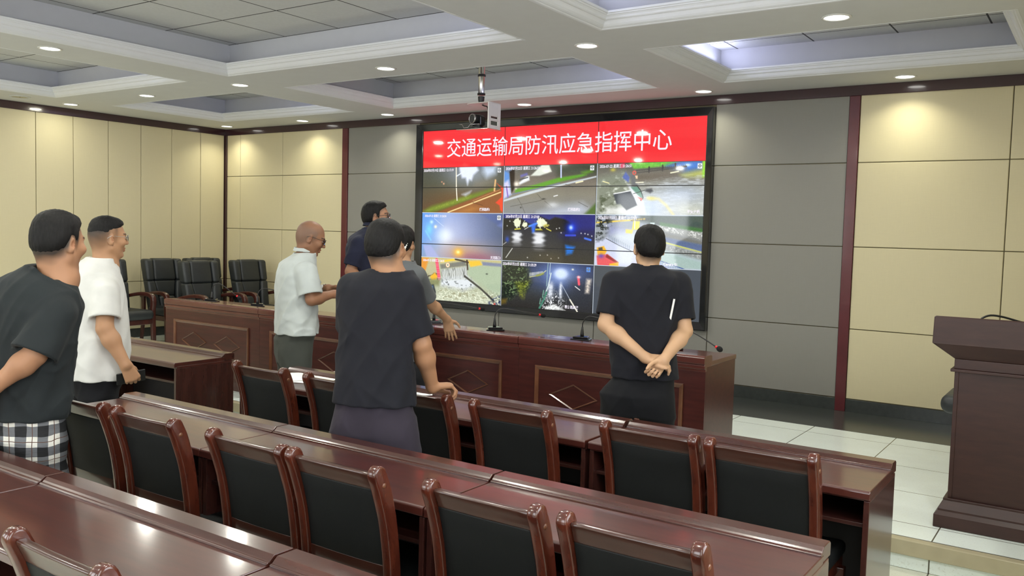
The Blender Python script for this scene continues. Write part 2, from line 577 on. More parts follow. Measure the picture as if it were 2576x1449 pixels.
for y, row, xsr in ((-0.30, 'along the screen wall', (0.41, 1.96, 3.46, 5.46, 7.51, 9.29)),
                    (-2.56, 'along the beam in front of the first coffers', (0.44, 1.99, 3.57, 5.52, 7.52, 9.30)),
                    (-4.46, 'in the third row back from the screen', (0.44, 3.60, 7.53, 10.65)),
                    (-6.33, 'in the fourth row back from the screen', (0.44, 2.0, 3.6, 5.5, 7.5, 9.3)),
                    (-8.2, 'in the rearmost row', (0.44, 3.6, 7.53, 10.65))):
    for i, x in enumerate(xsr):
        DL.append((x, y, 'glowing round downlight %s, %s from the left' % (row, ORD[i])))
dl0 = downlight()
for i, (x, y, lb) in enumerate(DL):
    if i == 0:
        dl0.location = (x, y, ZC); dl0['label'] = lb; d = dl0
    else:
        d = dup(dl0, (x, y, ZC), 0, lb)
    if x < 0.5 and y != -0.30:
        for c in d.children:
            if c.type == 'LIGHT':
                c.data = LD_SIDE
    elif y != -0.30:
        for c in d.children:
            if c.type == 'LIGHT':
                c.data = LD_MAIN

# round ceiling loudspeaker by the left wall
t = thing('ceiling_speaker', 'flat round cream loudspeaker grille set in the ceiling near the left wall', 'speaker', (0.483, -3.17, ZC))
mb = MB(); mb.lathe([(0.0, -0.006), (0.085, -0.006), (0.088, -0.003), (0.088, 0)], n=32)
obj('grille', mb, MT['vent'], t)
mb = MB(); mb.lathe([(0.088, -0.002), (0.092, -0.010), (0.108, -0.006), (0.112, 0.0), (0.088, 0.0)], n=32)
obj('rim', mb, MT['ceil'], t)
mb = MB(); mb.lathe([(0.0, -0.009), (0.006, -0.008), (0.006, -0.005)], n=12)
obj('badge', mb, MT['black'], t)
# ================================================================== furniture
def sbox(mb, *a, mi=0):
    n0 = len(mb.sm)
    mb.box(*a, mi)
    for i in range(n0, len(mb.sm)):
        mb.sm[i] = True
    return mb

def curve_pts(ctrl, n=24):
    """Catmull-Rom through control points of any dimension"""
    P = [np.array(p, float) for p in ctrl]
    P = [2 * P[0] - P[1]] + P + [2 * P[-1] - P[-2]]
    out = []
    segs = len(P) - 3
    for i in range(segs):
        p0, p1, p2, p3 = P[i:i + 4]
        m = max(2, n // segs)
        for k in range(m):
            t = k / m
            out.append(0.5 * ((2 * p1) + (-p0 + p2) * t + (2 * p0 - 5 * p1 + 4 * p2 - p3) * t * t + (-p0 + 3 * p1 - 3 * p2 + p3) * t ** 3))
    out.append(P[-2])
    return out

# ---- audience desk, 1.22 m wide, open towards the chairs; origin on the floor under the middle of its back edge
def make_desk():
    t = thing('audience_desk', '', 'desk', (0, 0, 0), 0, 'wooden audience desks')
    hw = 0.611
    mb = MB()
    mb.prism([(-0.49, 0.725), (-0.49, 0.752), (-0.484, 0.759), (-0.085, 0.759), (-0.085, 0.732), (-0.46, 0.732)], 0, -hw + 0.002, hw - 0.002)
    mb.box(-hw + 0.002, hw - 0.002, -0.47, -0.02, 0.715, 0.733)
    obj('tabletop', mb, MT['dwood'], t, bevel=0.003)
    mb = MB()
    mb.prism([(-0.108, 0.757), (-0.108, 0.764), (-0.103, 0.767), (-0.098, 0.767), (-0.092, 0.773), (-0.080, 0.783), (-0.012, 0.783), (0.0, 0.775), (0.0, 0.735), (-0.085, 0.735), (-0.085, 0.757)], 0, -hw + 0.003, hw - 0.003)
    obj('back_ledge', mb, MT['dledge'], t, bevel=0.002)
    for s in (-1, 1):
        mb = MB()
        x = s * (hw - 0.016)
        mb.box(x - 0.011, x + 0.011, -0.475, -0.005, 0.0, 0.716)
        obj('side_panel', mb, MT['dside'], t, bevel=0.002)
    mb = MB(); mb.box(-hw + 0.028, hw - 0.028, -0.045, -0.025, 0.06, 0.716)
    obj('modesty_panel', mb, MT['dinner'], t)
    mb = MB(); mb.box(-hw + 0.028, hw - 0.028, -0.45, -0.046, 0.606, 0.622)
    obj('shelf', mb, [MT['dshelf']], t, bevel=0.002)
    return t
DESK = make_desk()
n_desk = 0
def put_desk(xc, y, label):
    global n_desk
    if n_desk == 0:
        DESK.location = (xc, y, 0); DESK['label'] = label
    else:
        dup(DESK, (xc, y, 0), 0, label)
    n_desk += 1
for row, y, edges, nm in ((1, -4.305, (6.40, 7.635, 8.87, 10.105), 'front row of desks'),
                          (2, -5.50, (6.465, 7.69, 8.91, 10.14), 'second row of desks'),
                          (3, -6.55, (6.465, 7.69, 8.92, 10.145), 'nearest row of desks')):
    for i in range(3):
        put_desk((edges[i] + edges[i + 1]) / 2, y, 'red-brown wooden desk at the %s end of the %s' % (('aisle', 'middle, not either', 'right')[i], nm) if i != 1 else 'red-brown wooden desk in the middle of the %s' % nm)
put_desk(5.63 - 0.611, -4.21, 'red-brown wooden desk left of the aisle, open shelf showing beside the man in white')
put_desk(5.63 - 0.611 - 1.225, -4.21, 'red-brown wooden desk left of the aisle, behind the man in the white T-shirt')
put_desk(5.70 - 0.611, -5.50, 'red-brown wooden desk left of the aisle, its end showing between the two men at left')

# ---- wooden chair with leather back; origin on the floor, it faces +y
POSTC = curve_pts([(-0.085, 0.0, 0.020), (-0.02, 0.22, 0.022), (0.012, 0.42, 0.027), (0.010, 0.56, 0.028), (-0.012, 0.72, 0.029), (-0.045, 0.84, 0.031), (-0.072, 0.905, 0.030)], 30)
def post_poly():
    L, R = [], []
    for i, (y, z, h) in enumerate(POSTC):
        a = POSTC[max(i - 1, 0)]; b = POSTC[min(i + 1, len(POSTC) - 1)]
        d = np.array([b[0] - a[0], b[1] - a[1]]); d /= np.linalg.norm(d)
        nx = np.array([d[1], -d[0]])
        L.append((y - nx[0] * h, z - nx[1] * h)); R.append((y + nx[0] * h, z + nx[1] * h))
    y, z, h = POSTC[-1]
    d = np.array([POSTC[-1][0] - POSTC[-2][0], POSTC[-1][1] - POSTC[-2][1]]); d /= np.linalg.norm(d)
    nx = np.array([d[1], -d[0]])
    cap = []
    for k in range(1, 8):
        a = math.pi * k / 8
        q = np.array([y, z]) + h * math.cos(a) * nx + h * math.sin(a) * d
        cap.append(tuple(q))
    return R + cap + L[::-1]
def post_y(z):
    return float(np.interp(z, [p[1] for p in POSTC], [p[0] for p in POSTC]))
def slab(mb, x0, x1, zs, th0, th1, mi=0, nx=8, bow=0.0):
    """board following the rake of the posts: zs list of heights, bowed in plan"""
    v, f = [], []
    m = len(zs)
    for side, th in ((0, th0), (1, th1)):
        for z in zs:
            for i in range(nx + 1):
                u = i / nx
                y = post_y(z) + th - bow * 4 * u * (1 - u)
                v.append((x0 + (x1 - x0) * u, y, z))
    o = m * (nx + 1)
    for s in (0, 1):
        for j in range(m - 1):
            for i in range(nx):
                a = s * o + j * (nx + 1) + i
                f.append((a, a + 1, a + nx + 2, a + nx + 1))
    for j in range(m - 1):
        for i in (0, nx):
            a = j * (nx + 1) + i
            f.append((a, a + nx + 1, a + o + nx + 1, a + o))
    for j in (0, m - 1):
        for i in range(nx):
            a = j * (nx + 1) + i
            f.append((a, a + 1, a + o + 1, a + o))
    return mb.add(v, f, mi, True)

def make_chair():
    t = thing('wooden_chair', '', 'chair', (0, 0, 0), 0, 'wooden chairs with black leather backs')
    for s in (-1, 1):
        mb = MB()
        mb.prism(post_poly(), 0, s * 0.196 - 0.019, s * 0.196 + 0.019)
        p = obj('back_post', mb, MT['cwood'], t, bevel=0.009, seg=3)
        for q in p.data.polygons:
            q.use_smooth = True
        if s > 0:
            mb = MB()
            mb.lathe([(0.0, 0.0025), (0.006, 0.002), (0.009, 0.0), (0.009, -0.004)], n=16, mat=Matrix.Rotation(math.radians(90), 4, 'Y'))
            d = obj('dowel_cap', mb, MT['gold'], p, loc=(0.2155, post_y(0.868), 0.868))
    mb = MB()
    zz = [0.845, 0.865, 0.885, 0.900, 0.908]
    slab(mb, -0.178, 0.178, zz, -0.013, 0.017, bow=0.004)
    obj('top_rail', mb, MT['crail'], t, bevel=0.010, seg=3)
    mb = MB()
    slab(mb, -0.179, 0.179, [0.574, 0.62, 0.67, 0.72, 0.78, 0.849], -0.012, 0.026, bow=0.005)
    obj('back_pad', mb, MT['cpad'], t, bevel=0.006, seg=2)
    mb = MB()
    slab(mb, -0.178, 0.178, [0.525, 0.55, 0.578], -0.012, 0.018, bow=0.004)
    obj('lower_rail', mb, MT['crail'], t, bevel=0.005)
    mb = MB()
    sbox(mb, -0.215, 0.215, 0.025, 0.445, 0.415, 0.475)
    obj('seat_pad', mb, MT['cpad'], t, bevel=0.022, seg=4)
    mb = MB()
    mb.box(-0.205, 0.205, 0.04, 0.43, 0.36, 0.416)
    obj('seat_frame', mb, MT['cwood'], t, bevel=0.004)
    for s in (-1, 1):
        mb = MB()
        mb.prism([(s * 0.2 - 0.02, 0.37), (s * 0.2 + 0.02, 0.37), (s * 0.2 + 0.015, 0.0), (s * 0.2 - 0.015, 0.0)], 1, 0.39, 0.43)
        obj('leg', mb, MT['cwood'], t, bevel=0.004)
    return t
CHAIR = make_chair()
n_chair = 0
def put_chair(x, ytop, rz, label):
    global n_chair
    c = (x, ytop + 0.072, 0)
    if n_chair == 0:
        CHAIR.location = c; CHAIR.rotation_euler = (0, 0, rz); CHAIR['label'] = label
    else:
        dup(CHAIR, c, rz, label)
    n_chair += 1
CL = {1: ['wooden chair at the front desks, nearest the aisle, left of the papers', 'wooden chair at the front desks, half hidden behind the man in purple-grey shorts',
          'wooden chair at the front desks with a man\'s hand resting on its back', 'wooden chair at the front desks, just right of the chair the man leans on',
          'wooden chair at the front desks, left one of the pair at the right end', 'wooden chair at the front desks, last one at the right end'],
      2: ['wooden chair at the second row, beside the man in plaid shorts', 'wooden chair at the second row, second from the aisle, close to the first',
          'wooden chair at the second row, third from the aisle, left of a close pair', 'wooden chair at the second row, fourth from the aisle, right one of a close pair',
          'wooden chair at the second row, second from the right end', 'wooden chair at the second row, last one at the right end']}
for row, y, xs_ in ((1, -5.055, (6.933, 7.517, 8.068, 8.62, 9.30, 9.755)), (2, -6.182, (7.102, 7.595, 8.232, 8.678, 9.298, 9.785))):
    for i, x in enumerate(xs_):
        put_chair(x, y, (0.0, 0.01, -0.012, 0.008, -0.006, 0.012)[i], CL[row][i])
put_chair(8.776, -7.165, 0.0, 'wooden chair at the nearest desks, cut off by the bottom left of the picture')

# ---- rostrum: long counter of four desks on the stage
RX = [3.04, 4.462, 5.884, 7.306, 8.728]
RY0, RY1 = -3.05, -2.48
def make_rostrum():
    t = thing('rostrum_desk', '', 'desk', (0, 0, 0), 0, 'counter desks on the stage')
    hw = 0.7105
    y0 = -0.285        # audience side
    mb = MB(); mb.box(-hw, hw, y0 + 0.022, y0 + 0.045, 0.0, 0.70)
    mb.box(-hw, hw, y0 + 0.006, y0 + 0.022, 0.0, 0.085)
    mb.box(-hw, hw, y0 + 0.012, y0 + 0.022, 0.085, 0.10)
    obj('front_panel', mb, MT['rwood'], t, bevel=0.002)
    mb = MB()
    mb.prism([(y0 + 0.02, 0.695), (y0 + 0.02, 0.712), (y0 + 0.006, 0.716), (y0 + 0.006, 0.738), (y0 + 0.012, 0.742), (y0, 0.748), (y0, 0.785), (y0 + 0.012, 0.798),
              (y0 + 0.115, 0.798), (y0 + 0.128, 0.792), (y0 + 0.132, 0.77), (y0 + 0.132, 0.695)], 0, -hw + 0.0015, hw - 0.0015)
    obj('top_ledge', mb, MT['rtop'], t, bevel=0.003)
    mb = MB(); mb.box(-hw + 0.001, hw - 0.001, y0 + 0.10, 0.285, 0.725, 0.757)
    obj('tabletop', mb, MT['rtop'], t, bevel=0.004)
    for s in (-1, 1):
        mb = MB(); mb.box(s * (hw - 0.015) - 0.014, s * (hw - 0.015) + 0.014, y0 + 0.046, 0.265, 0.0, 0.726)
        obj('end_panel', mb, MT['rwood'], t, bevel=0.002)
    mb = MB(); mb.box(-hw + 0.03, hw - 0.03, y0 + 0.14, 0.2, 0.52, 0.54)
    obj('shelf', mb, MT['dinner'], t)
    # raised picture-frame moulding on the front
    mb = MB()
    fx, z0, z1 = 0.566, 0.225, 0.606
    yf = y0 + 0.022
    prof = [(0.0, 0.0), (0.0, 0.010), (0.006, 0.016), (0.014, 0.012), (0.020, 0.010), (0.028, 0.005), (0.030, 0.0)]
    v = []
    for d, h in prof:
        v += [(-fx + d, yf - h, z0 + d), (fx - d, yf - h, z0 + d), (fx - d, yf - h, z1 - d), (-fx + d, yf - h, z1 - d)]
    f = []
    for i in range(len(prof) - 1):
        for c in range(4):
            f.append((i * 4 + c, i * 4 + (c + 1) % 4, (i + 1) * 4 + (c + 1) % 4, (i + 1) * 4 + c))
    mb.add(v, f)
    obj('frame_moulding', mb, MT['gold'], t)
    for s in (-1, 1):
        mb = MB()
        cx, cz, a, b = s * 0.25, 0.412, 0.195, 0.090
        v = []
        for sc, h in ((1.0, 0.0), (0.985, 0.010), (0.90, 0.004), (0.885, 0.0)):
            v += [(cx - a * sc, yf - h, cz), (cx, yf - h, cz - b * sc), (cx + a * sc, yf - h, cz), (cx, yf - h, cz + b * sc)]
        f = []
        for i in range(3):
            for c in range(4):
                f.append((i * 4 + c, i * 4 + (c + 1) % 4, (i + 1) * 4 + (c + 1) % 4, (i + 1) * 4 + c))
        mb.add(v, f)
        obj('diamond_moulding', mb, MT['gold'], t)
    return t
RO = make_rostrum()
RL = ['dark wooden counter desk on the stage, leftmost, in front of the leather armchairs', 'dark wooden counter desk on the stage, behind the man in the white shirt',
      'dark wooden counter desk on the stage, with a hand on its edge', 'dark wooden counter desk on the stage at the right end, behind the man in black']
for i in range(4):
    c = ((RX[i] + RX[i + 1]) / 2, (RY0 + RY1) / 2, ZS)
    if i == 0:
        RO.location = c; RO['label'] = RL[0]
    else:
        dup(RO, c, 0, RL[i])

# ---- gooseneck microphones
def mic(x, y, z, ang, reach, h, drop, label, sc=1.0):
    t = thing('gooseneck_microphone', label, 'microphone', (x, y, z), ang, 'conference microphones on the counter')
    mb = MB()
    mb.prism([(-0.075, -0.055), (0.075, -0.055), (0.06, 0.06), (-0.06, 0.06)], 2, 0.0, 0.014)
    mb.prism([(-0.06, -0.045), (0.06, -0.045), (0.045, 0.045), (-0.045, 0.045)], 2, 0.014, 0.03)
    obj('base', mb, MT['blackg'], t, bevel=0.006, seg=3)
    mb = MB(); mb.lathe([(0.014, 0.03), (0.013, 0.05), (0.010, 0.075), (0.0075, 0.10)], n=16)
    obj('stem', mb, MT['black'], t)
    P = curve_pts([(0, 0, 0.095), (0.005, 0, h * 0.75), (0.035, 0, h * 0.97), (0.09, 0, h), (reach * 0.6, 0, h - drop * 0.45), (reach - 0.035, 0, h - drop * 0.9)], 30)
    mb = MB(); mb.tube([tuple(p) for p in P], 0.0042, 8)
    obj('gooseneck', mb, MT['black'], t)
    d = Vector((reach - 0.035 - reach * 0.6, 0, -drop * 0.45)).normalized()
    e = Vector(P[-1])
    mb = MB(); mb.tube([e - d * 0.002, e + d * 0.016], 0.0095, 14)
    obj('light_ring', mb, MT['redplastic'], t)
    q = Vector((0, 0, 1)).rotation_difference(d).to_matrix().to_4x4()
    mb = MB(); mb.ball(e + d * 0.033, (0.0185, 0.0185, 0.024), 12, mat=q)
    obj('foam_cap', mb, MT['foam'], t)
ZM = ZS + 0.757
mic(3.235, -2.63, ZM, math.radians(28), 0.30, 0.185, 0.13, 'gooseneck microphone at the left end of the counter, before the middle leather armchair')
mic(3.945, -2.63, ZM, math.radians(42), 0.42, 0.175, 0.07, 'gooseneck microphone on the counter just left of the man in the white shirt')
mic(4.66, -2.63, ZM, math.radians(40), 0.42, 0.175, 0.07, 'gooseneck microphone whose head shows under the hands of the white-shirted man')
mic(6.085, -2.52, ZM, math.radians(46), 0.42, 0.175, 0.05, 'gooseneck microphone on the counter behind the arm of the person in grey')
mic(6.755, -2.57, ZM, math.radians(46), 0.40, 0.175, 0.05, 'gooseneck microphone on the counter in full view below the screen')
mic(7.58, -2.60, ZM, math.radians(10), 0.42, 0.180, 0.09, 'gooseneck microphone on the counter just left of the man in black')
mic(8.30, -2.60, ZM, math.radians(-22), 0.45, 0.175, 0.115, 'gooseneck microphone reaching over the right end of the counter')

# ---- lectern at the right
t = thing('lectern', 'tall dark brown wooden lectern at the right edge of the stage', 'lectern', (10.42, -2.79, ZS))
def slabz(mb, xh, y0, y1, z0, z1, xh2=None, y02=None, y12=None):
    xh2 = xh if xh2 is None else xh2; y02 = y0 if y02 is None else y02; y12 = y1 if y12 is None else y12
    v = [(-xh, y0, z0), (xh, y0, z0), (xh, y1, z0), (-xh, y1, z0), (-xh2, y02, z1), (xh2, y02, z1), (xh2, y12, z1), (-xh2, y12, z1)]
    mb.add(v, [(0, 3, 2, 1), (4, 5, 6, 7), (0, 1, 5, 4), (1, 2, 6, 5), (2, 3, 7, 6), (3, 0, 4, 7)])
mb = MB(); slabz(mb, 0.347, -0.25, 0.25, 0.0, 0.068); slabz(mb, 0.347, -0.25, 0.25, 0.068, 0.09, 0.33, -0.233, 0.233)
slabz(mb, 0.330, -0.233, 0.233, 0.09, 0.10); slabz(mb, 0.330, -0.233, 0.233, 0.10, 0.145, 0.309, -0.21, 0.21); slabz(mb, 0.309, -0.21, 0.21, 0.145, 0.158)
obj('plinth', mb, MT['podium'], t, bevel=0.003)
mb = MB(); slabz(mb, 0.290, -0.19, 0.19, 0.157, 0.855)
mb.box(-0.290, -0.268, -0.194, -0.18, 0.157, 0.855); mb.box(0.268, 0.290, -0.194, -0.18, 0.157, 0.855)
obj('column', mb, MT['podium'], t, bevel=0.003)
mb = MB(); slabz(mb, 0.309, -0.215, 0.215, 0.855, 0.871); slabz(mb, 0.293, -0.20, 0.20, 0.871, 0.925)
obj('collar', mb, MT['podium'], t, bevel=0.003)
mb = MB(); slabz(mb, 0.293, -0.20, 0.20, 0.925, 1.004, 0.396, -0.26, 0.26); v = [(-0.396, -0.26, 1.004), (0.396, -0.26, 1.004), (0.396, 0.26, 1.004), (-0.396, 0.26, 1.004), (-0.396, -0.26, 1.150), (0.396, -0.26, 1.150), (0.396, 0.26, 1.06), (-0.396, 0.26, 1.06)]
mb.add(v, [(0, 3, 2, 1), (4, 5, 6, 7), (0, 1, 5, 4), (1, 2, 6, 5), (2, 3, 7, 6), (3, 0, 4, 7)])
v = [(-0.396, -0.26, 1.150), (0.396, -0.26, 1.150), (0.396, 0.26, 1.06), (-0.396, 0.26, 1.06), (-0.390, -0.254, 1.157), (0.390, -0.254, 1.157), (0.390, 0.254, 1.067), (-0.390, 0.254, 1.067)]
mb.add(v, [(0, 3, 2, 1), (4, 5, 6, 7), (0, 1, 5, 4), (1, 2, 6, 5), (2, 3, 7, 6), (3, 0, 4, 7)])
obj('top_box', mb, MT['podium'], t, bevel=0.004)
t = thing('lectern_microphone', 'black gooseneck microphone standing on the lectern', 'microphone', (10.24, -2.95, ZS + 1.134))
mb = MB(); mb.lathe([(0.03, 0), (0.03, 0.008), (0.01, 0.012)], n=20)
obj('base', mb, MT['black'], t)
mb = MB(); mb.tube([tuple(p) for p in curve_pts([(0, 0, 0.01), (0.005, 0, 0.02), (0.04, 0.02, 0.035), (0.10, 0.05, 0.028), (0.20, 0.11, 0.0), (0.26, 0.15, 0.012)], 24)], 0.0055, 10)
obj('gooseneck', mb, MT['black'], t)

# ---- black leather armchair; it faces +x, origin on the floor
def make_arm():
    t = thing('leather_armchair', '', 'armchair', (0, 0, 0), 0, 'black leather conference armchairs')
    def pad(name, poly_y, z0, z1, x0, x1, lean0, bev, mat='leather'):
        """cushion between heights z0..z1, half widths poly_y at bottom and top, leaning back"""
        mb = MB()
        a, b, c, d = poly_y
        k = math.tan(math.radians(11))
        v = []
        for z, (l, r) in ((z0, (a, b)), (z1, (c, d))):
            xo = -(z - 0.42) * k
            v += [(x0 + xo, l, z), (x1 + xo, l, z), (x1 + xo, r, z), (x0 + xo, r, z)]
        mb.add(v, [(0, 3, 2, 1), (4, 5, 6, 7), (0, 1, 5, 4), (1, 2, 6, 5), (2, 3, 7, 6), (3, 0, 4, 7)], 0, True)
        return obj(name, mb, MT[mat], t, bevel=bev, seg=4)
    pad('back_shell', (-0.235, 0.235, -0.268, 0.268), 0.36, 1.03, -0.02, 0.055, 0, 0.03)
    pad('headrest', (-0.16, 0.16, -0.155, 0.155), 0.795, 1.085, -0.01, 0.115, 0, 0.035)
    pad('headrest_wing', (-0.268, -0.163, -0.275, -0.158), 0.795, 1.078, -0.01, 0.128, 0, 0.035)
    pad('headrest_wing', (0.163, 0.268, 0.158, 0.275), 0.795, 1.078, -0.01, 0.128, 0, 0.035)
    pad('lumbar_pad', (-0.115, 0.115, -0.155, 0.155), 0.59, 0.80, 0.0, 0.098, 0, 0.022)
    pad('lumbar_pad', (-0.105, 0.105, -0.118, 0.118), 0.42, 0.595, 0.0, 0.112, 0, 0.028)
    pad('side_bolster', (-0.245, -0.112, -0.268, -0.158), 0.40, 0.80, 0.0, 0.125, 0, 0.03)
    pad('side_bolster', (0.112, 0.245, 0.158, 0.268), 0.40, 0.80, 0.0, 0.125, 0, 0.03)
    mb = MB(); sbox(mb, 0.02, 0.57, -0.265, 0.265, 0.355, 0.475)
    obj('seat_cushion', mb, MT['leather'], t, bevel=0.05, seg=5)
    mb = MB(); mb.box(0.0, 0.53, -0.25, 0.25, 0.295, 0.36)
    obj('apron', mb, MT['awood'], t, bevel=0.006)
    for s in (-1, 1):
        mb = MB()
        C = curve_pts([(-0.06, 0.60), (0.06, 0.625), (0.25, 0.655), (0.40, 0.655), (0.475, 0.63), (0.50, 0.57), (0.485, 0.47), (0.49, 0.34), (0.505, 0.0)], 40)
        hs = np.interp(np.linspace(0, 1, len(C)), [0, 0.3, 0.55, 0.7, 1.0], [0.018, 0.024, 0.03, 0.028, 0.022])
        L, R = [], []
        for i, c in enumerate(C):
            d = C[min(i + 1, len(C) - 1)] - C[max(i - 1, 0)]; d /= np.linalg.norm(d)
            nx = np.array([d[1], -d[0]])
            L.append(tuple(c - nx * hs[i])); R.append(tuple(c + nx * hs[i]))
        n0 = len(mb.sm)
        # quads strip extruded, so a curved outline stays clean
        v = [(p[0], s * 0.29 - 0.028, p[1]) for p in L] + [(p[0], s * 0.29 - 0.028, p[1]) for p in R] + [(p[0], s * 0.29 + 0.028, p[1]) for p in L] + [(p[0], s * 0.29 + 0.028, p[1]) for p in R]
        n = len(L)
        f = []
        for i in range(n - 1):
            f += [(i, i + 1, n + i + 1, n + i), (2 * n + i, 3 * n + i, 3 * n + i + 1, 2 * n + i + 1), (i, 2 * n + i, 2 * n + i + 1, i + 1), (n + i, n + i + 1, 3 * n + i + 1, 3 * n + i)]
        for i in (0, n - 1):
            f.append((i, n + i, 3 * n + i, 2 * n + i))
        mb.add(v, f, 0, True)
        obj('armrest', mb, MT['awood'], t, bevel=0.010, seg=3)
        mb = MB(); mb.prism([(-0.06, 0.60), (0.0, 0.60), (0.0, 0.36), (-0.06, 0.0), (-0.10, 0.0), (-0.05, 0.36)], 1, s * 0.262, s * 0.295)
        obj('leg', mb, MT['awood'], t, bevel=0.005)
    return t
AC = make_arm()
ARM = [((0.55, -2.17), 0.06, 'black leather armchair with its seat showing behind the man in the white T-shirt'),
       ((0.52, -1.36), 0.0, 'black leather armchair by the left wall, second from the left'),
       ((1.22, -1.30), 0.02, 'black leather armchair in front of two others, left of the counter microphones'),
       ((0.44, -0.69), -0.02, 'black leather armchair mostly hidden behind others, nearest the room corner'),
       ((1.17, -0.49), 0.0, 'black leather armchair by the screen wall, rightmost of the five at left')       ]
for i, ((x, y), rz, lb) in enumerate(ARM):
    if i == 0:
        AC.location = (x, y, ZS); AC.rotation_euler = (0, 0, rz); AC['label'] = lb
    else:
        dup(AC, (x, y, ZS), rz, lb)

# ---- swivel chair behind the lectern
t = thing('swivel_chair', 'black padded swivel chair almost hidden behind the lectern', 'chair', (10.155, -1.55, ZS))
mb = MB(); sbox(mb, -0.255, 0.255, -0.25, 0.25, 0.405, 0.535)
obj('seat', mb, MT['leather'], t, bevel=0.06, seg=6)
mb = MB(); sbox(mb, -0.17, 0.22, 0.23, 0.31, 0.60, 0.98)
obj('backrest', mb, MT['leather'], t, bevel=0.035, seg=4)
mb = MB(); mb.box(-0.03, 0.03, 0.26, 0.28, 0.40, 0.65)
obj('back_stem', mb, MT['black'], t, bevel=0.004)
mb = MB(); mb.lathe([(0.03, 0.09), (0.03, 0.25), (0.02, 0.25), (0.02, 0.41)], n=20)
obj('column', mb, MT['black'], t)
for k in range(5):
    a = 2 * math.pi * k / 5
    mb = MB(); mb.tube([(0, 0, 0.11), (0.19 * math.cos(a), 0.19 * math.sin(a), 0.075)], [0.026, 0.018], 10)
    lg = obj('leg', mb, MT['black'], t)
    mb = MB(); mb.ball((0.19 * math.cos(a), 0.19 * math.sin(a), 0.03), 0.03, 10)
    obj('castor', mb, MT['black'], lg)

# ---- papers on the front desks
def paper(x, y, rz, label, w_=0.21, h_=0.297, z=0.7595):
    mb = MB()
    n = 6
    v = [(w_ * (i / n - 0.5), h_ * (j / n - 0.5), 0.0004 + 0.002 * abs(math.sin(i * 1.3 + j))) for j in range(n + 1) for i in range(n + 1)]
    v += [(p[0], p[1], p[2] + 0.0006) for p in v]
    f = []
    o = (n + 1) ** 2
    for j in range(n):
        for i in range(n):
            a = j * (n + 1) + i
            f += [(a, a + n + 1, a + n + 2, a + 1), (o + a, o + a + 1, o + a + n + 2, o + a + n + 1)]
    mb.add(v, f, 0, True)
    o_ = obj('paper_sheet', mb, MT['paper'], None, (x, y, z), rz)
    tag(o_, label, 'paper', 'sheets of paper on the front desks')
paper(6.80, -4.50, 0.35, 'white printed sheet on the front desk, left of the chair gap, lying nearer the chairs')
paper(6.63, -4.54, 1.15, 'white sheet lying under another at the aisle end of the front desk', z=0.7585 + 0.0035)
paper(6.74, -4.33, 1.05, 'white sheet near the ledge of the front desk, left of the man in purple-grey shorts', 0.21, 0.26)
paper(7.48, -4.38, 0.7, 'white sheet on the front desk beside the leaning man\'s arm')

# ---- conference camera on a ceiling pole
t = thing('conference_camera', 'black and white conference camera hanging on a steel ceiling pole before the screen', 'camera', (5.62, -1.3, ZT))
TOP = ZT
def zz(z): return z - TOP
mb = MB(); mb.lathe([(0.07, 0.0), (0.07, -0.008), (0.032, -0.012), (0.031, zz(3.05)), (0.031, zz(3.04))], n=28)
obj('pole', mb, MT['steel'], t)
for z in (3.225, 3.045):
    mb = MB(); mb.lathe([(0.0315, zz(z + 0.011)), (0.039, zz(z + 0.009)), (0.039, zz(z - 0.009)), (0.0315, zz(z - 0.011))], n=28)
    obj('pole_collar', mb, MT['black'], t)
mb = MB(); mb.lathe([(0.031, zz(3.022)), (0.034, zz(3.016)), (0.030, zz(3.008)), (0.033, zz(3.0)), (0.029, zz(2.992)), (0.031, zz(2.984)), (0.027, zz(2.976)), (0.028, zz(2.955))], n=24)
obj('cable_sleeve', mb, MT['black'], t)
mb = MB()
n = 24
v = []
for k in range(n + 1):
    a = math.pi * k / n
    v.append((-0.02 - 0.13 * math.sin(a), 0.10 * math.cos(a)))
v += [(0.17, -0.10), (0.17, 0.10)]
mb.prism(v, 2, zz(2.945), zz(2.953))
obj('hanger_plate', mb, MT['whitemetal'], t, bevel=0.002)
mb = MB()
# back bracket: upright slotted plate
mb.box(0.155, 0.168, -0.10, -0.06, zz(2.70), zz(2.945)); mb.box(0.155, 0.168, 0.06, 0.10, zz(2.70), zz(2.945))
for a, b in ((2.70, 2.735), (2.775, 2.80), (2.82, 2.945)):
    mb.box(0.156, 0.167, -0.06, 0.06, zz(a), zz(b))
obj('bracket', mb, MT['whitemetal'], t, bevel=0.002)
mb = MB()
mb.prism([(-0.21, -0.12), (0.17, -0.12), (0.17, 0.12), (-0.21, 0.12)], 2, zz(2.692), zz(2.70))
obj('shelf', mb, MT['polish'], t, bevel=0.002)
cr = Matrix.Rotation(math.radians(-62), 4, 'Z')
q = bpy.data.objects.new('camera_head', None)
mb = MB()
mb.prism([(0.075 * math.cos(a), 0.075 * math.sin(a)) for a in np.linspace(0, 2 * math.pi, 28, endpoint=False)], 2, 0.0, 0.022)
mb.prism([(0.05 * math.cos(a), 0.05 * math.sin(a)) for a in np.linspace(0, 2 * math.pi, 28, endpoint=False)], 2, 0.022, 0.040)
obj('camera_base', mb, MT['black'], t, loc=(-0.02, -0.01, zz(2.70)), bevel=0.006, seg=3)
for s in (-1, 1):
    mb = MB()
    mb.box(-0.03, 0.03, s * 0.062 - 0.010, s * 0.062 + 0.010, 0.035, 0.125)
    obj('yoke_arm', mb, MT['blackg'], t, loc=(-0.02, -0.01, zz(2.70)), rz=math.radians(-105), bevel=0.009, seg=3)
RYm = Matrix.Rotation(math.radians(90), 4, 'Y')
mb = MB()
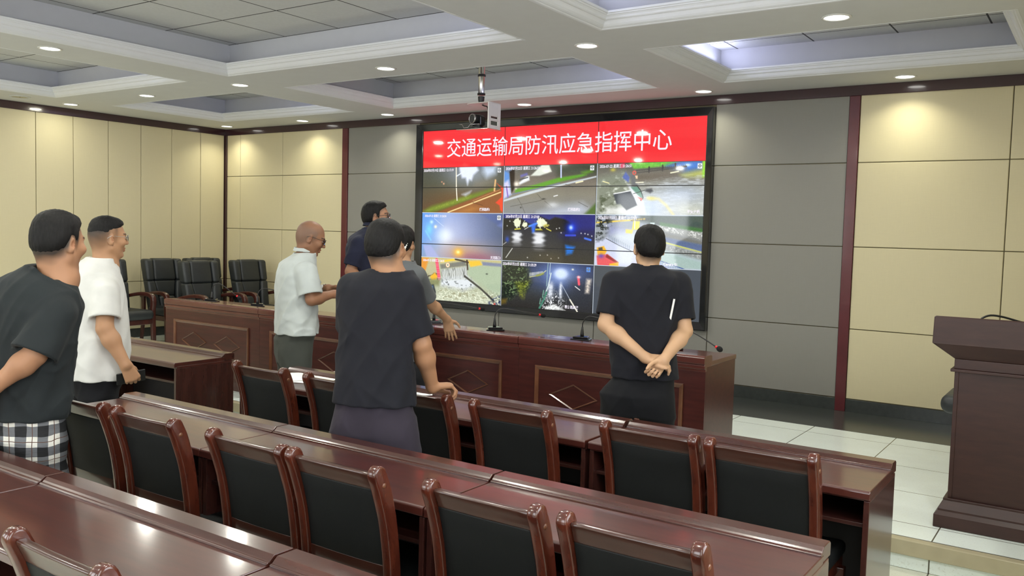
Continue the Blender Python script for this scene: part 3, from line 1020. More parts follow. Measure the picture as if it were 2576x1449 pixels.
mb.lathe([(0.0, -0.055), (0.030, -0.055), (0.045, -0.045), (0.048, -0.01), (0.047, 0.05), (0.044, 0.075), (0.041, 0.082)], n=28, mat=RYm, caps=False)
mb.v = [(x, y, z + 0.10) for x, y, z in mb.v]
ch = obj('camera_barrel', mb, MT['black'], t, loc=(-0.02, -0.01, zz(2.70)), rz=math.radians(-105))
mb = MB(); mb.lathe([(0.047, 0.066), (0.0485, 0.07), (0.0485, 0.082), (0.043, 0.084), (0.042, 0.078)], n=28, mat=RYm, caps=False)
mb.v = [(x, y, z + 0.10) for x, y, z in mb.v]
obj('silver_ring', mb, MT['steel'], ch)
mb = MB(); mb.lathe([(0.040, 0.0835), (0.032, 0.076), (0.026, 0.074), (0.0, 0.078)], n=28, mat=RYm)
mb.v = [(x, y, z + 0.10) for x, y, z in mb.v]
obj('lens', mb, MT['glassblack'], ch)
mb = MB(); mb.tube([tuple(p) for p in curve_pts([(0.0, 0.02, zz(2.945)), (0.04, 0.0, zz(2.93)), (0.09, -0.02, zz(2.915)), (0.11, -0.03, zz(2.87)), (0.12, -0.03, zz(2.82))], 20)], 0.006, 10)
obj('cable', mb, MT['black'], t)
mb = MB(); mb.tube([(-0.19, -0.10, zz(2.748)), (-0.15, -0.10, zz(2.746)), (-0.13, -0.10, zz(2.712)), (-0.07, -0.11, zz(2.712)), (-0.05, -0.10, zz(2.745)), (0.06, -0.10, zz(2.742))], 0.004, 8)
obj('wire_clip', mb, MT['steel'], t)
# ================================================================== video wall
SX0, SX1, SZ0, SZ1 = 3.8266, 7.4556, 0.8566, 2.8976
SW, SH = SX1 - SX0, SZ1 - SZ0
YSC = -0.045          # front of the panels
vw_root = thing('video_wall', 'large video wall of nine panels with a red title band over camera pictures', 'screen', ((SX0 + SX1) / 2, 0, SZ0))
CXS = (SX0 + SX1) / 2
def su(u): return SX0 + u * SW - CXS
def sv(v): return SH * (1 - v)

# glossy black frame, bevelled towards the picture
mb = MB()
fx0, fx1, fz0, fz1 = 3.733 - CXS, 7.533 - CXS, 0.778 - SZ0, 2.978 - SZ0
ix0, ix1, iz0, iz1 = su(0) - 0.006, su(1) + 0.006, -0.006, SH + 0.006
rings = [(fx0, fx1, fz0, fz1, 0.0), (fx0, fx1, fz0, fz1, -0.075), (fx0 + 0.008, fx1 - 0.008, fz0 + 0.008, fz1 - 0.008, -0.082), (ix0 - 0.006, ix1 + 0.006, iz0 - 0.006, iz1 + 0.006, -0.052), (ix0, ix1, iz0, iz1, -0.050), (ix0, ix1, iz0, iz1, -0.02)]
v = []
for a, b, c, d, y in rings:
    v += [(a, y, c), (b, y, c), (b, y, d), (a, y, d)]
f = []
for i in range(len(rings) - 1):
    for c in range(4):
        f.append((i * 4 + c, i * 4 + (c + 1) % 4, (i + 1) * 4 + (c + 1) % 4, (i + 1) * 4 + c))
mb.add(v, f)
MT['frame'] = plain('screen_frame_gloss', lin(34, 35, 38), 0.07, var=0.1, coat=0.4)
obj('frame', mb, MT['frame'], vw_root)
mb = MB(); mb.box(ix0, ix1, -0.044, -0.0, iz0, iz1)
obj('panel_body', mb, MT['black'], vw_root)

# ---- pictures, painted as colours on a fine grid (x to the right, y down, both 0..1)
GW, GH = 284, 126
class Pic:
    def __init__(s, col, seed):
        yy, xx = np.mgrid[0:GH, 0:GW]
        s.x = (xx + 0.5) / GW; s.y = (yy + 0.5) / GH
        s.c = np.ones((GH, GW, 3)) * np.array(col, float)
        s.r = np.random.RandomState(seed)
    def mix(s, m, col):
        m = np.clip(m, 0, 1)[..., None]
        s.c = s.c * (1 - m) + np.array(col, float) * m
    def add(s, m, col):
        s.c = s.c + np.clip(m, 0, None)[..., None] * np.array(col, float)
    def noise(s, fx, fy=None, n=2):
        fy = fx if fy is None else fy
        o = np.zeros((GH, GW)); a = 1.0; t = 0
        for k in range(n):
            g = s.r.rand(int(fy * 2 ** k) + 2, int(fx * 2 ** k) + 2)
            X = s.x * fx * 2 ** k; Y = s.y * fy * 2 ** k
            i = X.astype(int); j = Y.astype(int); u = X - i; w_ = Y - j
            u = u * u * (3 - 2 * u); w_ = w_ * w_ * (3 - 2 * w_)
            o += a * ((g[j, i] * (1 - u) + g[j, i + 1] * u) * (1 - w_) + (g[j + 1, i] * (1 - u) + g[j + 1, i + 1] * u) * w_)
            t += a; a *= 0.6
        return o / t
    def poly(s, pts, soft=0.0):
        pts = np.array(pts, float)
        n = len(pts)
        ins = np.zeros((GH, GW), bool); dist = np.full((GH, GW), 9.0)
        asp = 2.2
        for i in range(n):
            a, b = pts[i], pts[(i + 1) % n]
            cond = (a[1] > s.y) != (b[1] > s.y)
            xi = (b[0] - a[0]) * (s.y - a[1]) / (b[1] - a[1] + 1e-12) + a[0]
            ins ^= cond & (s.x < xi)
            dist = np.minimum(dist, s.seg(a, b))
        sd = np.where(ins, dist, -dist)
        w_ = max(soft, 0.004)
        return np.clip(0.5 + sd / (2 * w_), 0, 1)
    def seg(s, a, b):
        asp = 2.2
        ax, ay, bx, by = a[0] * asp, a[1], b[0] * asp, b[1]
        px, py = s.x * asp, s.y
        t = np.clip(((px - ax) * (bx - ax) + (py - ay) * (by - ay)) / ((bx - ax) ** 2 + (by - ay) ** 2 + 1e-12), 0, 1)
        return np.hypot(px - ax - t * (bx - ax), py - ay - t * (by - ay)) / 1.6
    def line(s, pts, w_, soft=0.005):
        m = np.zeros((GH, GW))
        for a, b in zip(pts[:-1], pts[1:]):
            m = np.maximum(m, np.clip((w_ - s.seg(a, b)) / soft + 0.5, 0, 1))
        return m
    def blob(s, x, y, rx, ry, p=1.0):
        return np.exp(-(((s.x - x) / rx) ** 2 + ((s.y - y) / ry) ** 2) ** p)
    def grad(s, cs, axis='y'):
        t = s.y if axis == 'y' else s.x
        k = [a for a, _ in cs]; C = np.array([c for _, c in cs], float)
        s.c = np.stack([np.interp(t, k, C[:, i]) for i in range(3)], -1)
    def grain(s, a):
        s.c = s.c + (s.r.rand(GH, GW, 1) - 0.5) * a
    def icon(s, x=0.945, y=0.085, col=(236, 238, 240)):
        s.mix(s.poly([(x - 0.018, y - 0.045), (x + 0.022, y - 0.045), (x + 0.022, y + 0.05), (x - 0.018, y + 0.05)]), col)
        s.mix(s.line([(x - 0.012, y), (x + 0.002, y - 0.03), (x + 0.016, y), (x + 0.002, y + 0.03), (x - 0.012, y)], 0.004), (110, 116, 120))
        s.mix(s.poly([(x - 0.003, y - 0.014), (x + 0.009, y + 0.001), (x - 0.003, y + 0.016)]), (110, 116, 120))
    def lin(s):
        c = np.clip(s.c, 0, 255) / 255
        return np.where(c <= 0.04045, c / 12.92, ((c + 0.055) / 1.055) ** 2.4)

def pic_verge():
    p = Pic((70, 72, 62), 1)
    p.grad([(0, (72, 76, 74)), (0.35, (76, 76, 58)), (0.6, (98, 78, 52)), (1, (112, 72, 40))])
    p.mix(np.clip(1 - p.x / 0.35, 0, 1) * 0.55 * (1 - p.y * 0.4), (58, 62, 60))
    p.mix(p.blob(0.58, 0.12, 0.30, 0.34) * 0.8, (150, 160, 176))
    p.mix(p.poly([(0.46, -0.05), (0.67, -0.05), (0.70, 0.08), (0.64, 0.18), (0.62, 0.30), (0.59, 0.28), (0.57, 0.40), (0.545, 0.24), (0.50, 0.24), (0.47, 0.08)], 0.02), (224, 232, 250))
    p.mix(p.poly([(0.76, -0.02), (0.92, -0.02), (0.90, 0.16), (0.80, 0.24), (0.76, 0.12)], 0.05) * 0.9, (206, 222, 244))
    p.mix(p.line([(0.43, 0.20), (0.52, 0.10)], 0.008, 0.012), (230, 238, 250))
    p.mix(p.poly([(0.66, 0.34), (0.90, 0.26), (0.90, 0.38), (0.66, 0.42)], 0.05) * 0.5, (140, 128, 112))
    p.mix(p.poly([(0.0, 0.98), (0.12, 0.86), (0.40, 0.72), (0.62, 0.60), (0.90, 0.46), (0.90, 0.52), (0.70, 0.66), (0.45, 0.82), (0.20, 0.97), (0.1, 1.02)], 0.025), (108, 128, 40))
    p.mix(p.poly([(0.05, 0.97), (0.40, 0.74), (0.62, 0.62), (0.60, 0.68), (0.30, 0.86)], 0.02) * p.noise(60, 30) * 1.3, (146, 160, 62))
    p.mix(p.poly([(0.20, 1.0), (0.86, 0.54), (0.98, 0.48), (1.02, 1.02), (0.2, 1.02)], 0.01), (138, 84, 48))
    p.mix(p.poly([(0.40, 1.0), (0.62, 0.84), (0.75, 0.9), (0.6, 1.02)], 0.05) * 0.7, (188, 128, 62))
    p.mix(p.line([(0.33, 1.0), (0.62, 0.80), (0.97, 0.555)], 0.008, 0.008), (244, 214, 150))
    p.mix(p.line([(0.64, 0.74), (0.96, 0.50)], 0.003), (206, 150, 100))
    p.mix(p.line([(0.64, 0.78), (0.76, 0.84)], 0.003), (80, 48, 30))
    p.mix(p.line([(0.425, 0.0), (0.432, 0.45), (0.445, 0.73)], 0.008), (242, 236, 216))
    p.mix(p.line([(0.905, 0.30), (0.895, 0.52)], 0.013, 0.01), (222, 178, 122))
    p.mix(p.poly([(0.92, 0.36), (0.96, 0.42), (1.02, 0.45), (1.02, 1.02), (0.97, 0.94), (0.96, 0.84), (0.91, 0.78), (0.98, 0.66), (0.98, 0.50)], 0.008), (228, 74, 46))
    p.mix(p.poly([(0.50, 0.60), (0.62, 0.52), (0.60, 0.58), (0.55, 0.64)], 0.02) * 0.9, (190, 196, 204))
    p.mix(p.blob(0.247, 0.32, 0.008, 0.016), (236, 160, 120)); p.mix(p.blob(0.272, 0.36, 0.009, 0.022), (240, 180, 140))
    p.icon(); p.grain(10)
    return p
def pic_avenue():
    p = Pic((120, 116, 104), 2)
    p.grad([(0, (92, 92, 86)), (0.3, (116, 108, 98)), (0.6, (134, 130, 116)), (1, (134, 136, 138))])
    p.mix(p.poly([(0.55, -0.02), (1.02, -0.02), (1.02, 0.24), (0.6, 0.22)], 0.06), (62, 68, 52))
    p.mix(p.poly([(0.30, 0.22), (0.42, 0.0), (0.50, 0.0), (0.53, 0.14), (0.40, 0.22)], 0.01), (222, 226, 214))
    p.mix(p.poly([(0.02, 0.02), (0.12, 0.02), (0.06, 0.16), (0.0, 0.2)], 0.02), (110, 130, 160))
    p.mix(p.poly([(0.0, 0.10), (0.06, 0.16), (0.08, 0.62), (0.0, 0.70)], 0.015), (96, 146, 214))
    p.mix(p.poly([(0.0, 0.36), (0.05, 0.30), (0.09, 0.60), (0.0, 0.70)], 0.02), (206, 204, 232))
    p.mix(p.line([(0.03, 0.44), (0.05, 0.66)], 0.010), (134, 108, 190))
    p.mix(p.poly([(0.06, 0.12), (0.12, 0.06), (0.12, 0.48), (0.09, 0.58)], 0.01), (42, 32, 28))
    p.mix(p.poly([(0.17, 0.36), (0.26, 0.22), (0.285, 0.22), (0.29, 0.31), (0.18, 0.40)], 0.012), (230, 234, 240))
    p.mix(p.line([(0.18, 0.30), (0.27, 0.25)], 0.007), (70, 74, 84))
    p.mix(p.poly([(0.185, 0.20), (0.26, 0.155), (0.27, 0.20), (0.19, 0.25)], 0.012) * 0.8, (112, 112, 190))
    p.mix(p.blob(0.145, 0.385, 0.03, 0.05), (255, 244, 226)); p.mix(p.blob(0.14, 0.50, 0.012, 0.03), (255, 246, 236))
    p.mix(p.poly([(0.13, 0.50), (0.36, 0.40), (0.60, 0.27), (0.86, 0.20), (0.90, 0.22), (0.84, 0.26), (0.60, 0.36), (0.34, 0.50), (0.13, 0.57)], 0.012), (98, 158, 52))
    p.mix(p.poly([(0.84, 0.16), (0.94, 0.12), (0.96, 0.16), (0.88, 0.21)], 0.02), (92, 140, 40))
    p.mix(p.poly([(0.0, 0.72), (0.30, 0.54), (0.62, 0.40), (1.0, 0.24), (1.0, 0.27), (0.60, 0.45), (0.30, 0.60), (0.0, 0.76)], 0.006) * 0.9, (206, 214, 220))
    p.mix(p.line([(0.10, 0.60), (0.46, 0.45), (0.62, 0.38)], 0.006), (118, 130, 150))
    p.mix(p.poly([(0.40, 1.02), (0.62, 0.88), (0.86, 0.82), (0.92, 0.92), (0.84, 1.02)], 0.08) * 0.8, (206, 216, 236))
    p.mix(p.poly([(0.88, 1.02), (1.02, 0.74), (1.02, 1.02)], 0.02), (82, 108, 54))
    for a in ([(0.16, 0.68), (0.20, 0.80), (0.25, 1.0)], [(0.08, 0.86), (0.40, 0.74), (0.46, 0.70)], [(0.46, 0.74), (0.54, 0.86)], [(0.38, 0.60), (0.42, 0.68)], [(0.68, 0.40), (0.76, 0.46)], [(0.82, 0.76), (0.92, 0.86)]):
        p.mix(p.line(a, 0.0028) * 0.8, (74, 72, 66))
    p.mix(p.blob(0.45, 0.70, 0.022, 0.014), (60, 58, 54)); p.mix(p.blob(0.20, 0.88, 0.008, 0.014), (50, 50, 50))
    p.mix(p.line([(0.56, 0.645), (0.60, 0.625)], 0.006), (232, 232, 230)); p.mix(p.line([(0.79, 0.375), (0.86, 0.345)], 0.008), (240, 232, 190))
    p.mix(p.line([(0.628, 0.0), (0.632, 0.26)], 0.010), (196, 206, 240))
    p.mix(p.blob(0.55, 0.82, 0.06, 0.06) * 0.6, (236, 240, 244))
    p.icon(0.95, 0.08); p.grain(10)
    return p
def pic_flood():
    p = Pic((150, 150, 140), 3)
    p.grad([(0, (92, 90, 82)), (0.3, (120, 116, 104)), (0.55, (168, 170, 160)), (1, (176, 182, 186))])
    p.mix(p.poly([(0.30, -0.02), (0.80, -0.02), (0.66, 0.08), (0.36, 0.12)], 0.012), (92, 172, 60))
    p.mix(p.noise(70, 30) * p.poly([(0.30, -0.02), (0.80, -0.02), (0.66, 0.08), (0.36, 0.12)], 0.01) * 0.6, (160, 220, 90))
    p.mix(p.poly([(0.66, 0.08), (0.80, -0.02), (0.96, -0.02), (1.0, 0.14), (0.82, 0.20)], 0.04), (70, 120, 200))
    p.mix(p.blob(0.85, 0.07, 0.03, 0.03), (214, 236, 255))
    p.mix(p.poly([(0.78, 0.24), (1.02, 0.14), (1.02, 0.30), (0.84, 0.30)], 0.03) * 0.8, (190, 196, 100))
    p.mix(p.poly([(0.98, -0.02), (1.02, -0.02), (1.02, 0.3), (0.98, 0.3)], 0.01), (150, 210, 60))
    p.mix(p.line([(0.38, 0.20), (0.84, 0.10)], 0.006), (70, 68, 66)); p.mix(p.line([(0.38, 0.15), (0.84, 0.085)], 0.004), (70, 68, 66))
    for k in range(26):
        x = 0.39 + k * 0.0175; y = 0.195 - (x - 0.38) * 0.215
        p.mix(p.line([(x, y - 0.045), (x, y)], 0.0025), (84, 82, 80))
    for x in (0.50, 0.625, 0.74):
        y = 0.20 - (x - 0.38) * 0.22
        p.mix(p.line([(x, y - 0.08), (x, y + 0.02)], 0.010), (64, 62, 62))
    p.mix(p.poly([(0.36, 0.22), (0.84, 0.14), (0.74, 0.30), (0.40, 0.36)], 0.03) * 0.9, (112, 104, 92))
    n = p.noise(18, 40, 3)
    p.mix(p.poly([(0.38, 0.40), (1.02, 0.22), (1.02, 1.02), (0.48, 1.02)], 0.04) * np.clip((n - 0.45) * 4, 0, 1) * 0.6, (212, 216, 216))
    p.mix(p.blob(0.80, 0.60, 0.25, 0.22) * 0.6, (176, 190, 214)); p.mix(p.blob(0.52, 0.86, 0.12, 0.20) * 0.8, (190, 206, 232))
    p.mix(p.blob(0.90, 0.90, 0.16, 0.14) * 0.6, (196, 198, 178))
    # wrecked pale car at the left with a dark opening
    p.mix(p.poly([(0.0, 0.28), (0.26, 0.16), (0.34, 0.40), (0.42, 1.02), (0.0, 1.02)], 0.05), (132, 138, 122))
    p.mix(np.clip((p.noise(16, 12, 3) - 0.5) * 6, 0, 1) * p.poly([(0.02, 0.30), (0.28, 0.22), (0.38, 1.0), (0.02, 1.0)], 0.06), (206, 212, 198))
    p.mix(np.clip((p.noise(20, 14, 3) - 0.58) * 6, 0, 1) * p.poly([(0.02, 0.45), (0.2, 0.4), (0.24, 1.0), (0.02, 1.0)], 0.06), (84, 92, 72))
    p.mix(p.poly([(0.30, 0.42), (0.36, 0.44), (0.45, 0.70), (0.48, 0.98), (0.36, 1.02), (0.28, 0.90), (0.40, 0.86)], 0.02), (226, 230, 236))
    p.mix(p.poly([(0.10, 0.88), (0.40, 0.80), (0.46, 1.02), (0.08, 1.02)], 0.03) * 0.9, (220, 222, 218))
    p.mix(p.poly([(0.165, 0.60), (0.33, 0.545), (0.37, 0.68), (0.40, 0.82), (0.30, 0.92), (0.24, 0.80), (0.20, 0.80)], 0.008), (66, 72, 78))
    p.mix(p.line([(0.17, 0.60), (0.33, 0.54)], 0.006), (234, 236, 236))
    p.mix(p.poly([(0.25, 0.28), (0.28, 0.17), (0.32, 0.28), (0.31, 0.38), (0.27, 0.32)], 0.01), (96, 112, 176))
    p.mix(p.poly([(0.28, 0.16), (0.36, 0.22), (0.38, 0.36), (0.42, 0.52), (0.34, 0.46), (0.33, 0.28)], 0.015), (112, 114, 116))
    p.mix(p.poly([(0.33, 0.47), (0.40, 0.46), (0.45, 0.62), (0.455, 0.72), (0.40, 0.62)], 0.008), (108, 150, 132))
    p.mix(p.line([(0.39, 0.44), (0.43, 0.54), (0.455, 0.68), (0.43, 0.73)], 0.005), (50, 54, 54))
    p.mix(p.poly([(0.40, 0.66), (0.45, 0.69), (0.44, 0.74)], 0.008), (230, 100, 90))
    p.mix(p.poly([(0.48, 0.51), (0.53, 0.50), (0.545, 0.55), (0.52, 0.59), (0.47, 0.55)], 0.012), (82, 84, 88))
    p.mix(p.line([(0.36, 0.60), (0.47, 0.53)], 0.004), (60, 66, 60))
    p.mix(p.line([(0.50, 0.68), (0.60, 0.70), (0.67, 0.82), (0.74, 1.0)], 0.013, 0.03) * 0.7, (226, 212, 130))
    p.mix(p.blob(0.53, 0.69, 0.04, 0.035), (214, 206, 120))
    p.mix(p.line([(0.06, 0.355), (0.12, 0.39)], 0.006), (234, 226, 170)); p.mix(p.line([(0.70, 0.21), (0.77, 0.185)], 0.007), (234, 232, 200)); p.mix(p.line([(0.38, 0.385), (0.45, 0.38)], 0.006), (240, 236, 210))
    p.mix(p.blob(0.155, 0.13, 0.025, 0.035), (190, 180, 80))
    p.mix(p.poly([(0.22, 0.02), (0.265, 0.0), (0.27, 0.09), (0.225, 0.10)], 0.01), (214, 60, 90))
    ring = np.hypot((p.x - 0.362) * 2.2, p.y - 0.195)
    p.mix(np.clip((0.050 - np.abs(ring - 0.0)) * 60, 0, 1), (226, 96, 84)); p.mix(np.clip((0.024 - ring) * 90, 0, 1), (90, 120, 110))
    p.mix(p.poly([(0.37, 0.25), (0.395, 0.25), (0.395, 0.31), (0.38, 0.31)], 0.006), (240, 206, 170))
    p.icon(0.955, 0.09); p.grain(14)
    return p
def pic_fog():
    p = Pic((120, 140, 190), 4)
    p.grad([(0, (72, 140, 226)), (0.35, (120, 150, 214)), (0.6, (104, 120, 166)), (1, (78, 90, 120))], 'x')
    p.mix(np.clip((p.y - 0.5) * 1.6, 0, 1) * 0.65, (140, 138, 140))
    p.mix(p.blob(0.30, 0.50, 0.40, 0.60) * 0.8, (196, 200, 224))
    p.mix(p.blob(0.29, 0.52, 0.11, 0.18, 1.3) * 0.95, (228, 238, 250))
    p.mix(p.poly([(0.0, 0.0), (0.16, 0.0), (0.16, 0.6), (0.0, 0.66)], 0.2) * 0.6, (70, 144, 236))
    p.mix(p.blob(0.095, 0.38, 0.045, 0.14) * 0.85, (128, 214, 248)); p.mix(p.blob(0.125, 0.21, 0.02, 0.04), (190, 232, 255))
    p.mix(p.line([(0.05, 0.42), (0.12, 0.62)], 0.010, 0.02) * 0.7, (140, 214, 250))
    p.mix(p.blob(0.178, 0.315, 0.018, 0.035), (255, 246, 214))
    p.mix(p.line([(0.16, 0.13), (0.20, 0.19), (0.28, 0.30)], 0.004, 0.006) * 0.8, (206, 222, 248))
    p.mix(p.blob(0.55, 0.88, 0.30, 0.22) * 0.7, (206, 160, 120))
    p.mix(p.blob(0.70, 0.98, 0.26, 0.12) * 0.8, (150, 88, 112))
    p.mix(p.blob(0.475, 0.875, 0.06, 0.10) * 0.95, (246, 186, 58)); p.mix(p.blob(0.472, 0.87, 0.022, 0.035), (255, 246, 170))
    p.mix(p.poly([(0.02, 0.74), (0.12, 0.74), (0.24, 1.02), (0.07, 1.02)], 0.015) * 0.8, (168, 176, 224))
    p.mix(p.poly([(0.72, 0.0), (1.02, 0.0), (1.02, 0.32)], 0.02) * 0.35, (70, 92, 170)); p.mix(p.poly([(0.94, 0.26), (1.02, 0.16), (1.02, 0.34)], 0.02) * 0.6, (112, 130, 196))
    p.icon(0.955, 0.09); p.grain(8)
    return p
def pic_night():
    p = Pic((34, 34, 36), 5)
    p.grad([(0, (44, 46, 112)), (0.22, (42, 58, 150)), (0.34, (36, 38, 50)), (0.6, (50, 50, 54)), (1, (58, 56, 50))])
    p.mix(p.poly([(0.7, 0.0), (1.02, 0.0), (1.02, 0.45), (0.66, 0.4)], 0.1) * 0.8, (36, 36, 110))
    p.mix(p.poly([(0.0, 0.10), (0.12, 0.10), (0.20, 0.08), (0.26, 0.16), (0.30, 0.20), (0.36, 0.22), (0.36, 0.30), (0.0, 0.36)], 0.012), (26, 26, 26))
    p.mix(p.poly([(0.36, 0.20), (0.42, 0.05), (0.46, 0.08), (0.52, 0.12), (0.58, 0.06), (0.68, 0.10), (0.76, 0.18), (0.74, 0.36), (0.36, 0.36)], 0.012), (30, 28, 32))
    n = p.noise(80, 40, 2)
    for x, y, rx, ry in ((0.165, 0.20, 0.04, 0.10), (0.25, 0.23, 0.03, 0.07), (0.435, 0.18, 0.06, 0.10)):
        p.mix(np.clip((p.blob(x, y, rx, ry) * 1.6 + n - 1.05) * 4, 0, 1), (226, 230, 200))
    p.mix(np.clip((p.blob(0.48, 0.24, 0.05, 0.05) + n - 1.1) * 4, 0, 1), (200, 190, 90))
    p.mix(p.line([(0.30, 0.26), (0.38, 0.20)], 0.014, 0.02), (90, 150, 250)); p.mix(p.poly([(0.32, 0.24), (0.38, 0.20), (0.36, 0.40), (0.335, 0.40)], 0.015) * 0.9, (54, 110, 232))
    p.mix(p.line([(0.423, 0.08), (0.422, 0.30)], 0.006), (244, 240, 220))
    p.mix(p.poly([(0.37, 0.31), (0.435, 0.305), (0.45, 0.335), (0.37, 0.34)], 0.008), (206, 200, 64)); p.mix(p.line([(0.14, 0.33), (0.20, 0.315)], 0.008), (206, 200, 70)); p.mix(p.line([(0.49, 0.30), (0.54, 0.345)], 0.007), (200, 190, 80))
    rip = 0.5 + 0.5 * np.sin(p.y * 210 + 6 * p.noise(14, 10))
    for x, y0, y1, wd in ((0.165, 0.36, 0.74, 0.050), (0.41, 0.36, 0.80, 0.062)):
        m = np.exp(-((p.x - x - 0.01 * np.sin(p.y * 60)) / wd) ** 4) * np.clip((p.y - y0) * 20, 0, 1) * np.clip((y1 - p.y) * 4.5, 0, 1)
        p.mix(m * (0.55 + 0.55 * rip * np.clip((p.y - 0.45) * 3, 0, 1) + 0.4 * (p.y < 0.62)), (226, 228, 232))
    p.mix(p.blob(0.755, 0.28, 0.055, 0.12) * 0.95, (24, 60, 226)); p.mix(p.blob(0.752, 0.27, 0.020, 0.045), (190, 224, 255))
    p.mix(p.line([(0.70, 0.43), (0.80, 0.425)], 0.012), (60, 76, 200))
    p.mix(p.poly([(0.70, 0.63), (0.80, 0.66), (0.77, 0.80), (0.71, 0.83)], 0.02) * (0.5 + 0.6 * rip), (38, 128, 246))
    p.mix(p.blob(0.055, 0.55, 0.022, 0.06) * 0.8, (36, 80, 200)); p.mix(p.line([(0.90, 0.48), (0.96, 0.51)], 0.013), (70, 110, 220))
    p.mix(p.line([(0.045, 0.94), (0.115, 0.74)], 0.006), (196, 198, 190)); p.mix(p.line([(0.01, 0.66), (0.045, 0.61)], 0.004), (180, 180, 176)); p.mix(p.line([(0.25, 0.325), (0.29, 0.28)], 0.004), (226, 226, 220))
    for x, y in ((0.86, 0.38), (0.90, 0.385), (0.93, 0.40), (0.97, 0.43), (0.65, 0.38), (0.60, 0.30), (0.63, 0.285), (0.08, 0.16), (0.05, 0.26), (0.21, 0.42), (0.43, 0.86), (0.55, 0.92), (0.51, 0.85), (0.29, 0.92), (0.63, 0.9)):
        p.mix(p.blob(x, y, 0.006, 0.013), (244, 244, 240))
    p.mix(p.blob(0.55, 0.92, 0.22, 0.14) * 0.4, (96, 84, 56))
    p.grain(12)
    return p
def pic_canal():
    p = Pic((150, 160, 170), 6)
    p.grad([(0, (150, 160, 176)), (0.4, (146, 152, 158)), (0.7, (190, 198, 214)), (1, (190, 190, 216))])
    p.mix(p.poly([(0.42, -0.02), (1.02, -0.02), (1.02, 0.34), (0.62, 0.22), (0.44, 0.12)], 0.03), (70, 84, 78))
    p.mix(p.poly([(0.62, 0.13), (1.02, 0.24), (1.02, 0.34), (0.62, 0.20)], 0.012), (70, 112, 64))
    n = p.noise(90, 50, 2)
    p.mix(p.poly([(0.60, 0.19), (1.02, 0.31), (1.02, 0.46), (0.62, 0.28)], 0.01), (150, 152, 148)); p.mix(p.poly([(0.60, 0.19), (1.02, 0.31), (1.02, 0.46), (0.62, 0.28)], 0.01) * np.clip((n - 0.5) * 5, 0, 1), (222, 224, 220))
    p.mix(p.poly([(0.55, 0.22), (0.62, 0.28), (1.02, 0.46), (1.02, 0.58), (0.58, 0.44)], 0.03) * 0.9, (112, 112, 104))
    p.mix(p.poly([(0.64, 0.40), (1.02, 0.54), (1.02, 0.68), (0.64, 0.50)], 0.012) * 0.9, (92, 108, 142))
    for k in range(30):
        x = 0.645 + k * 0.0125; y = 0.42 + (x - 0.645) * 0.40
        p.mix(p.line([(x, y), (x, y + 0.08)], 0.0018) * 0.7, (64, 80, 130))
    p.mix(p.line([(0.64, 0.50), (1.0, 0.68)], 0.010), (196, 200, 110))
    p.mix(p.poly([(0.62, 0.52), (1.02, 0.70), (1.02, 0.84), (0.60, 0.64)], 0.015), (134, 138, 136)); p.mix(p.poly([(0.62, 0.52), (1.02, 0.70), (1.02, 0.84), (0.60, 0.64)], 0.015) * np.clip((n - 0.5) * 4, 0, 1), (176, 178, 176))
    p.mix(p.poly([(0.55, 0.62), (1.02, 0.84), (1.02, 1.02), (0.80, 1.02), (0.54, 0.86)], 0.03), (160, 182, 176))
    p.mix(p.line([(0.56, 0.82), (0.88, 1.02)], 0.004), (40, 62, 130)); p.mix(p.line([(0.54, 0.90), (0.74, 1.04)], 0.004), (40, 62, 130))
    for k in range(20):
        x = 0.56 + k * 0.0155; y = 0.82 + (x - 0.56) * 0.62
        p.mix(p.line([(x, y), (x, y + 0.10)], 0.0026), (62, 90, 170))
    # waterfall, road and yellow parts at the left
    p.mix(p.poly([(0.13, 0.20), (0.24, 0.22), (0.34, 0.34), (0.34, 0.5), (0.13, 0.42)], 0.05), (150, 156, 190))
    p.mix(p.poly([(0.20, 0.34), (0.40, 0.30), (0.44, 0.62), (0.14, 0.46)], 0.05) * 0.9, (196, 206, 214))
    p.mix(p.line([(0.0, 0.16), (0.34, 0.10), (0.48, 0.07)], 0.010), (230, 200, 90)); p.mix(p.line([(0.35, 0.09), (0.5, 0.08)], 0.018, 0.01) * (np.sin(p.x * 420) > 0), (40, 40, 30))
    p.mix(p.poly([(0.37, 0.12), (0.43, 0.12), (0.425, 0.28), (0.36, 0.28)], 0.008), (248, 220, 40)); p.mix(p.poly([(0.30, 0.28), (0.37, 0.29), (0.36, 0.36), (0.30, 0.35)], 0.008), (246, 206, 70))
    p.mix(p.poly([(0.53, 0.14), (0.57, 0.14), (0.57, 0.21), (0.53, 0.21)], 0.006), (206, 226, 226))
    p.mix(p.line([(0.385, 0.0), (0.383, 0.26)], 0.006), (244, 244, 240)); p.mix(p.line([(0.108, 0.0), (0.108, 0.28)], 0.005), (240, 240, 238))
    p.mix(p.poly([(0.0, 0.50), (0.12, 0.46), (0.38, 0.70), (0.36, 1.02), (0.0, 1.02)], 0.02), (200, 206, 228))
    p.mix(p.line([(0.11, 0.47), (0.24, 0.60), (0.36, 0.70)], 0.004), (70, 74, 80))
    for k in range(12):
        x = 0.14 + k * 0.018; y = 0.40 + (x - 0.14) * 1.0
        p.mix(p.line([(x, y), (x, y + 0.09)], 0.002), (84, 104, 140))
    lf = np.clip((p.noise(34, 22, 3) - 0.46) * 9, 0, 1) * p.poly([(0.0, 0.0), (0.34, 0.0), (0.16, 0.12), (0.10, 0.34), (0.06, 0.50), (0.0, 0.5)], 0.05)
    p.mix(lf, (34, 40, 40))
    p.mix(p.poly([(0.02, 0.66), (0.09, 0.62), (0.12, 0.72), (0.10, 0.80), (0.03, 0.82)], 0.008), (238, 176, 46)); p.mix(p.poly([(0.035, 0.66), (0.075, 0.645), (0.08, 0.70), (0.04, 0.71)], 0.006), (80, 72, 66))
